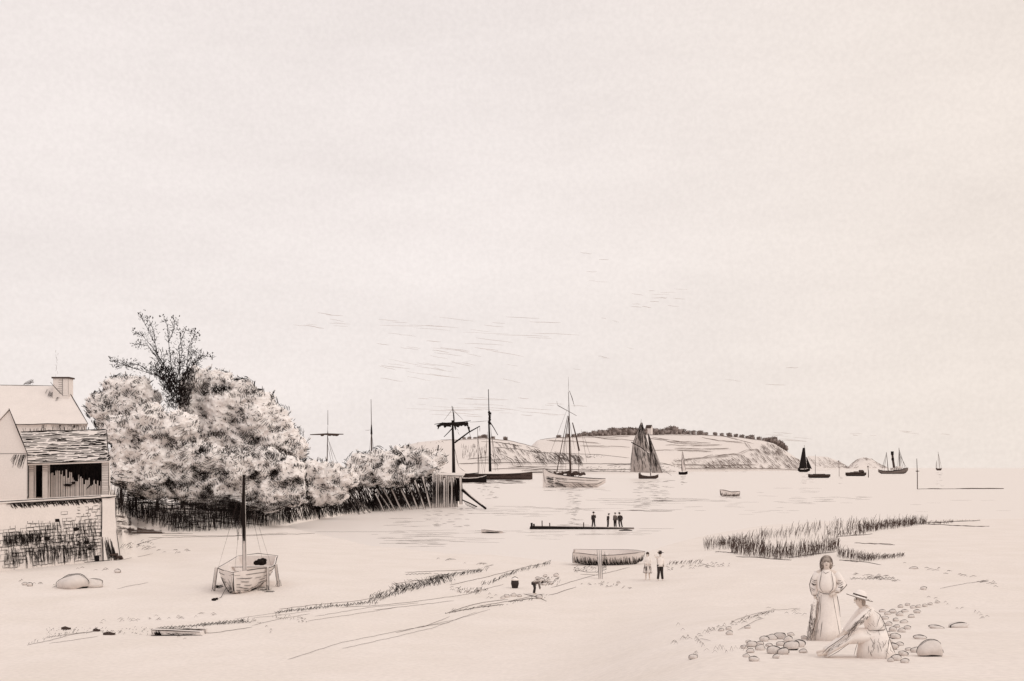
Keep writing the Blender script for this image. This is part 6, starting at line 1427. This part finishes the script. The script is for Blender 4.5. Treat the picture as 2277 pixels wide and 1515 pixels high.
# driftwood baulk
def baulk():
    g = hit(395, 1412); k = g.y / F; t = empty('timber_baulk', g, 'squared timber baulk half sunk in the sand, below the sailing boat', 'timber', rz=math.radians(2)); 
    mb = MB(); pts = [(-54, -.25, 0), (58, -.2, -.05), (60, .2, -.05), (-52, .2, 0)]
    mb.hexa([(x * k, y, -.1) for x, y, z in pts] + [(x * k * (1 if x < 0 else .9), y * .9, (.22 + .0) if x < 0 else .12) for x, y, z in pts]); mb.build('beam', 'wood', t)
    mb = MB(); L = lambda x, y, z: (x * k, y, z)
    mb.stroke([L(-54, -.26, .02), L(0, -.25, .02), L(58, -.21, 0)], .06); mb.stroke([L(-54, -.24, .22), L(-20, -.24, .2), L(52, -.2, .13)], .04); mb.stroke([L(-52, .18, .22), L(0, .18, .18), L(50, .18, .13)], .04)
    for j in range(24): x = U(-54, -34); mb.stroke([L(x, -.27, U(.08, .2)), L(x + U(0, 6), -.27, U(0, .06))], U(.03, .05))
    for j in range(12): x = U(-40, 40); mb.stroke([L(x, -.26, U(.03, .12)), L(x + U(8, 18), -.26, U(.03, .1))], .03)
    mb.build('beam_edge', 'ink', t)
    for (u, py, w_, lab) in ((420, 1407, 22, 'short square block right of the timber baulk'), (445, 1408, 28, 'rounded block end at the right of the short square block')):
        g = hit(u, py); k = g.y / F; t = empty('timber_block', g, lab, 'timber'); mb = MB(); mb.box((0, 0, .06), (w_ * k, .3, .2), 0, U(-.1, .1)); mb.build('block', 'wood', t)
        mb = MB(); w2 = w_ * .5 * k
        for z in (-.0, .17): mb.stroke([(-w2, -.17, z), (0, -.17, z), (w2, -.17, z)], .035)
        for x in (-w2, w2): mb.stroke([(x, -.17, 0), (x, -.17, .17)], .035)
        mb.build('block_edge', 'ink', t)
baulk()

# ============================================================= marks on the sand: weed, grass tufts, drift lines
def sand_marks():
    def line(mb, pts, w=1.0, jit=.6, h=.02):
        pp = []
        for a, b in zip(pts, pts[1:]):
            n = max(1, int(abs(b[0] - a[0]) / 10))
            for j in range(n): pp.append(hit(lerp(a[0], b[0], j / n), lerp(a[1], b[1], j / n) + U(-jit, jit)) + V((0, 0, h)))
        pp.append(hit(*pts[-1]) + V((0, 0, h))); mb.stroke(pp, w * pp[0].y / F)
    def tuft(mb, u, py, hh, lean=.3, w=1.1, n=1):
        for j in range(n):
            g = hit(u + U(-3, 3), py + U(-1, 1)); k = g.y / F; l = lean + U(-.3, .3); mb.stroke([g, g + V((l * hh * .5 * k, 0, hh * .6 * k)), g + V((l * hh * k * 1.3, 0, hh * k))], w * k * U(.7, 1.3))
    def squig(mb, u0, u1, y0, y1, amp, w=1.0, step=4):
        n = int((u1 - u0) / step); pp = []
        for j in range(n + 1): pp.append(hit(lerp(u0, u1, j / n), lerp(y0, y1, j / n) + amp * (1 if j % 2 else -1) * U(.2, 1)) + V((0, 0, .03)))
        if len(pp) > 2: mb.stroke(pp, w * pp[0].y / F)
    # main wrack line sweeping from left bottom to the middle
    mb = MB()
    squig(mb, 610, 825, 1363, 1340, 3, 1.2); squig(mb, 350, 560, 1398, 1384, 2.5, 1.2); squig(mb, 440, 545, 1390, 1380, 3.5, 1.3)
    for j in range(90): u = U(615, 840); tuft(mb, u, interp([(610, 1364), (720, 1350), (830, 1342)], u) + U(-2, 4), U(3, 9), .2)
    for j in range(80): u = U(340, 560); tuft(mb, u, interp([(340, 1404), (440, 1394), (560, 1382)], u) + U(-3, 2), U(2, 8), .6, 1.0)
    for j in range(240): u = U(820, 975); tuft(mb, u, interp([(830, 1336), (880, 1320), (960, 1298)], u) + U(-8, 6), U(4, 13), .5, 1.1)
    for j in range(170): u = U(870, 1010); tuft(mb, u, interp([(870, 1312), (1000, 1290)], u) + U(-6, 8), U(4, 12), -.5, 1.0)
    for j in range(130): u = U(960, 1080); tuft(mb, u, interp([(960, 1290), (1075, 1270)], u) + U(-2, 3), U(4, 9), .6, .9)
    for j in range(130): u = U(1070, 1225); tuft(mb, u, interp([(1080, 1300), (1140, 1275), (1220, 1254)], u) + U(-2, 3), U(3, 9), .6, .9)
    for j in range(90): u = U(100, 340) ; tuft(mb, u, U(1396, 1412), U(1, 4), .8, .9)
    for j in range(30): u = U(60, 170); tuft(mb, u, interp([(60, 1432), (170, 1405)], u) + U(-3, 3), U(2, 6), .6, .8)
    for (a, b, y0, y1) in ((900, 960, 1278, 1276), (965, 1005, 1277, 1280), (905, 935, 1291, 1293), (950, 1070, 1284, 1268)): squig(mb, a, b, y0, y1, 1.5, .9)
    for j in range(70): u = U(1188, 1242); tuft(mb, u, U(1284, 1304), U(2, 7), .6, 1.0)
    for j in range(60): u = U(1020, 1080); tuft(mb, u, U(1308, 1320), U(2, 6), .6, .9)
    for j in range(50): u = U(990, 1215); tuft(mb, u, interp([(990, 1364), (1120, 1345), (1215, 1326)], u) + U(-3, 3), U(2, 6), .7, 1.0)
    for j in range(70): u = U(1275, 1345); tuft(mb, u, U(1262, 1274), U(1, 4), 1.2, .8)  # short strokes drawing the reflection under the beached rowing boat
    for j in range(60): u = U(230, 340); tuft(mb, u, interp([(230, 1226), (340, 1206)], u) + U(-6, 6), U(1, 5), 1.0, .9)
    tag(mb.build('tide_wrack_and_reflection', 'ink'), 'dark straggling weed along the tide line in mid-beach, with reflection strokes under the beached rowing boat', 'seaweed', kind='stuff')
    mb = MB()
    for pts, w in (([(60, 1436), (110, 1426), (160, 1412), (230, 1403)], 1.0), ([(620, 1356), (700, 1346), (790, 1338), (860, 1326)], .9), ([(760, 1352), (860, 1346), (960, 1334), (1040, 1322), (1120, 1300)], .9), ([(700, 1372), (820, 1352), (930, 1342)], .7), ([(1000, 1362), (1030, 1352), (1075, 1340), (1130, 1334)], 1.2), ([(760, 1444), (850, 1424), (960, 1398), (1060, 1362)], .8), ([(930, 1396), (1010, 1380), (1090, 1356)], .7), ([(560, 1392), (620, 1378), (690, 1366)], .8), ([(900, 1274), (980, 1270), (1075, 1268)], 1.0), ([(870, 1300), (930, 1292), (1000, 1282)], .9), ([(1000, 1302), (1080, 1284), (1170, 1262), (1215, 1252)], 1.0), ([(640, 1468), (760, 1430), (900, 1402), (1000, 1385)], .9), ([(880, 1408), (950, 1392), (1000, 1372)], .9), ([(680, 1383), (820, 1362), (880, 1352)], .7), ([(990, 1365), (1060, 1352), (1120, 1345)], 1.5), ([(1060, 1350), (1140, 1336), (1210, 1322)], 1.1), ([(830, 1358), (940, 1345), (1010, 1337)], .8),
                   ([(1165, 1322), (1200, 1330), (1215, 1338)], 1.6), ([(1130, 1340), (1180, 1332), (1205, 1330)], 1.5), ([(1220, 1324), (1240, 1320), (1250, 1316), (1282, 1306)], 1), ([(1225, 1308), (1280, 1292), (1330, 1278)], .9), ([(1275, 1268), (1300, 1272), (1335, 1274)], 1.0), ([(1275, 1268), (1285, 1258)], .9),  # last two lines draw the reflection under the beached rowing boat
                   ([(1430, 1222), (1480, 1212), (1555, 1184)], .9), ([(560, 1396), (480, 1408), (400, 1412)], 1.0), ([(100, 1420), (150, 1412), (215, 1405)], .9), ([(110, 1432), (170, 1424), (218, 1416)], .8), ([(260, 1310), (290, 1304), (330, 1296)], .7), ([(330, 1196), (480, 1194), (640, 1189), (700, 1187)], 1.0), ([(360, 1192), (520, 1192), (640, 1186)], .8),
                   ([(290, 1216), (320, 1207), (360, 1196)], .8), ([(275, 1222), (300, 1216), (315, 1214)], 1.0), ([(255, 1248), (300, 1240), (340, 1232)], .7), ([(1640, 1404), (1680, 1382), (1700, 1376)], .9), ([(1630, 1382), (1680, 1366), (1720, 1358), (1780, 1354)], .9), ([(1545, 1426), (1560, 1422), (1580, 1427)], .8), ([(2090, 1310), (2150, 1298), (2200, 1291)], .7),
                   ([(1560, 1254), (1570, 1257), (1590, 1262)], .8), ([(1290, 1278), (1330, 1280), (1400, 1262)], .8), ([(560, 1376), (640, 1367), (690, 1360)], .6), ([(520, 1378), (600, 1366), (660, 1358)], .6), ([(1890, 1247), (1930, 1251), (1960, 1257)], 1.2), ([(1150, 1216), (1200, 1222), (1270, 1226)], .8), ([(1085, 1219), (1160, 1214), (1250, 1206)], .5)): line(mb, pts, w)
    tag(mb.build('drift_line', 'mid'), 'thin dark lines of drift left by the tide across the sand', 'drift', kind='stuff')
    mb = MB()
    for (u0, u1, y0, y1, n, l0, l1) in ((1490, 1720, 1432, 1360, 46, 5, 14), (1890, 2000, 1280, 1290, 30, 6, 16), (2000, 2210, 1250, 1300, 22, 6, 18), (2060, 2200, 1330, 1380, 14, 4, 10), (1530, 1720, 1455, 1440, 16, 5, 14), (1480, 1640, 1264, 1254, 34, 3, 8), (1290, 1400, 1296, 1308, 20, 3, 8), (200, 500, 1385, 1365, 26, 4, 14), (40, 130, 1296, 1306, 12, 4, 10), (270, 330, 1208, 1222, 16, 5, 12), (300, 420, 1222, 1230, 10, 5, 12), (600, 700, 1372, 1384, 24, 2, 6), (560, 600, 1380, 1405, 8, 2, 6), (1000, 1100, 1310, 1330, 16, 4, 12), (160, 240, 1262, 1272, 6, 6, 14), (1700, 1800, 1352, 1372, 8, 8, 20), (930, 1100, 1240, 1262, 14, 5, 16), (1490, 1560, 1380, 1440, 8, 4, 10), (230, 420, 1404, 1420, 20, 3, 8)):
        for j in range(n):
            t = R(); u = lerp(u0, u1, t); py = lerp(y0, y1, t) + U(-5, 5); ln = U(l0, l1)
            a = hit(u, py); b = hit(u + ln, py + U(-3, 1)); m = (a + b) / 2 + V((0, 0, U(.03, .10))); mb.stroke([a + V((0, 0, .01)), m, b + V((0, 0, .01))], U(.7, 1.2) * a.y / F)
    for j in range(50): u = U(1485, 1560); tuft(mb, u, 1256 - (u - 1485) * .06 + U(-2, 2), U(3, 9), .5, .9)
    for j in range(30): u = U(1660, 1720); tuft(mb, u, interp([(1630, 1384), (1720, 1360)], u), U(2, 6), .6, .9)
    squig(mb, 1890, 1990, 1288, 1286, 3, .9)
    tag(mb.build('sand_litter', 'mid'), 'scattered dark twigs, shells and weed on the sand', 'litter', kind='stuff')
    # plank bits near the left
    for (u, py, w_, lab) in ((243, 1412, 24, 'small dark broken plank left of the timber baulk'), (215, 1404, 12, 'tiny plank scrap left of the small broken plank'), (147, 1400, 18, 'tuft-like dark wood scrap near the left bottom edge')):
        g = hit(u, py); k = g.y / F; t = MB(); t.box((0, 0, .03), (w_ * k, .16, .07), 0, U(-.3, .3)); t.stroke([(-w_ * .5 * k, -.1, .08), (0, -.1, .12), (w_ * .6 * k, -.08, .06)], .05); tag(t.build('broken_plank', 'mid', None, False, g), lab, 'plank')
sand_marks()

# ============================================================= reeds
def reeds():
    TOPY = [(1560, 1218), (1600, 1200), (1660, 1182), (1740, 1168), (1800, 1160), (1900, 1150), (2010, 1148), (2060, 1152), (2100, 1158)]
    BOT = [(1560, 1224), (1600, 1224), (1640, 1230), (1720, 1236), (1800, 1226), (1850, 1200), (1900, 1190), (2000, 1176), (2060, 1166), (2180, 1164)]
    mb = MB()
    def blade(u, py, hh, lean, w):
        g = hit(u, py); g.z = max(g.z, -.05); k = g.y / F; l = lean + U(-.12, .12)
        mb.stroke([g, g + V((l * hh * .4 * k, U(-.1, .1), hh * .6 * k)), g + V((l * hh * k, U(-.2, .2), hh * k))], w * k)
    # upper band, pale and thin
    for j in range(720):
        u = U(1600, 2060); t = R(); py = lerp(interp(TOPY, u) + 14, min(interp(BOT, u), interp([(1600, 1214), (1700, 1200), (1840, 1200), (1900, 1188), (2060, 1168)], u)), t)
        if u < 1840 and R() < .35: continue
        blade(u, py, U(8, 22), U(-.1, .35), U(.5, 1.1))
    for j in range(300):
        u = U(1910, 2040); blade(u, interp([(1910, 1184), (2040, 1168)], u) + U(-8, 3), U(7, 18), U(-.3, .35), U(.7, 1.4))
    for j in range(60): u = U(1840, 1925); blade(u, 1190 + U(-5, 2), U(4, 12), U(-.5, .5), U(.9, 1.7))
    # lower dark band
    for j in range(760):
        u = U(1625, 1865); py = interp([(1625, 1232), (1680, 1240), (1730, 1244), (1790, 1240), (1865, 1226)], u) - 18 * R() ** 1.5
        blade(u, py, U(10, 32) * (1 if R() < .6 else .6), U(-.15, .25), U(.6, 1.4))
    for j in range(260): u = U(1565, 1700); py = interp([(1565, 1222), (1640, 1218), (1700, 1222)], u) + U(-12, 4); blade(u, py, U(9, 24), U(-.3, .3), U(.6, 1.2))
    for j in range(340): u = U(1860, 2010); hh = lerp(26, 8, sm(1870, 1990, u)); blade(u, interp([(1860, 1240), (1920, 1250), (2010, 1240)], u) - 7 * R(), U(.4, 1) * hh, U(-.1, .5), U(.6, 1.2))
    for j in range(90): u = U(2020, 2120); blade(u, interp([(2020, 1166), (2120, 1162)], u) + U(-2, 3), U(2, 8), U(-.2, .5), U(.7, 1.4))
    tag(mb.build('reeds', 'mid'), 'ragged bed of dark reeds at the water edge on the right', 'reeds', kind='stuff')
    mb = MB()
    for (u0, u1, y0, y1) in ((1636, 1760, 1238, 1246), (1750, 1860, 1241, 1228), (1866, 1910, 1247, 1250), (2060, 2180, 1163, 1158), (2060, 2200, 1166, 1172), (1860, 1940, 1194, 1188), (1590, 1640, 1228, 1230), (1900, 1990, 1208, 1212)):
        for r_ in range(2):
            n = 8; pp = [hit(lerp(u0, u1, j / n), lerp(y0, y1, j / n) + U(-1.2, 1.2)) + V((0, 0, .03)) for j in range(n + 1)]; mb.stroke(pp, U(.8, 1.3) * pp[0].y / F)
    for j in range(20): u = U(2090, 2180); g = hit(u, 1161 - (u - 2090) * .03); k = g.y / F; mb.stroke([g, g + V((.3 * k, 0, U(1, 5) * k))], 1.0 * k)
    tag(mb.build('reed_litter', 'mid'), 'broken reed stems lying along the edge of the reed bed', 'reeds', kind='stuff')
reeds()

# ============================================================= ripples and drawn reflections on the water
def ripples():
    mb = MB()
    def rip(u, py, ln, w=1.0, sl=0.0):
        n = max(3, int(ln / 8)); pp = []; D0 = wat(u, py).y
        for j in range(n + 1): q = wat(u + ln * j / n, py + sl * ln * j / n + U(-.25, .25)); pp.append(V((q.x, q.y, .0)))
        mb.stroke(pp, w * D0 / F)
    def patch(u0, u1, y0, y1, n, l0, l1, w0=.7, w1=1.3):
        for j in range(n): rip(U(u0, u1), y0 + (y1 - y0) * R(), U(l0, l1), U(w0, w1), U(-.03, .03))
    patch(820, 960, 1152, 1212, 30, 15, 70, .6, 1.1); patch(935, 1040, 1128, 1172, 46, 6, 22, .7, 1.4); patch(880, 1060, 1180, 1216, 14, 30, 120, .6, 1.0)
    patch(1255, 1285, 1095, 1168, 60, 5, 18, .7, 1.3); patch(1405, 1440, 1070, 1132, 36, 6, 24, .7, 1.4); patch(1440, 1480, 1068, 1120, 34, 6, 24, .7, 1.5); patch(1450, 1470, 1108, 1116, 10, 10, 24, .9, 1.8)  # patches below boats, masts and piling draw their broken reflections
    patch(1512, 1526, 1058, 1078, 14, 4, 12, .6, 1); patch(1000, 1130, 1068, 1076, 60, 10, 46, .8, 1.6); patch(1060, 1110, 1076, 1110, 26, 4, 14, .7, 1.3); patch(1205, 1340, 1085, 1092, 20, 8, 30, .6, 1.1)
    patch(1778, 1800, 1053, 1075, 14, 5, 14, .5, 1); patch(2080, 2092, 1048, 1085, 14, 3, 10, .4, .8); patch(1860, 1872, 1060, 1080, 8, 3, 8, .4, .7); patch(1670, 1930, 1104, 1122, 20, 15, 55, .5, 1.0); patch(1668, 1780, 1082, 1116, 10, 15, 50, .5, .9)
    patch(1300, 1560, 1108, 1128, 14, 40, 120, .5, 1.0); patch(1360, 1470, 1133, 1138, 8, 20, 70, .8, 1.3); patch(1480, 1640, 1110, 1140, 10, 15, 60, .5, .9); patch(1050, 1300, 1125, 1140, 12, 30, 110, .5, 1.0); patch(1050, 1180, 1180, 1186, 8, 30, 90, .7, 1.3)
    patch(1270, 1450, 1184, 1190, 8, 20, 80, .6, 1.0); patch(1560, 1700, 1044, 1050, 6, 5, 14, .6, 1); patch(1090, 1180, 1142, 1150, 6, 20, 60, .6, 1); patch(1160, 1300, 1188, 1200, 8, 20, 60, .4, .7); patch(2000, 2230, 1100, 1140, 6, 20, 60, .3, .6); patch(860, 1000, 1200, 1206, 5, 60, 140, .7, 1); patch(1230, 1290, 1164, 1170, 6, 20, 60, .6, .9)
    patch(1600, 1650, 1103, 1110, 12, 6, 20, .6, 1.1); patch(1620, 1760, 1128, 1150, 8, 15, 40, .4, .7)
    n = 14
    for (u0, u1, py) in ((1040, 1200, 1142), (1050, 1110, 1132), (1340, 1500, 1114), (700, 900, 1183), (1420, 1500, 1176), (1415, 1470, 1181)): rip(u0, py, u1 - u0, 1.0)
    tag(mb.build('ripples_and_reflections', 'mid'), 'thin dark ripple lines and drawn boat reflections on the calm water', 'ripples', kind='stuff')
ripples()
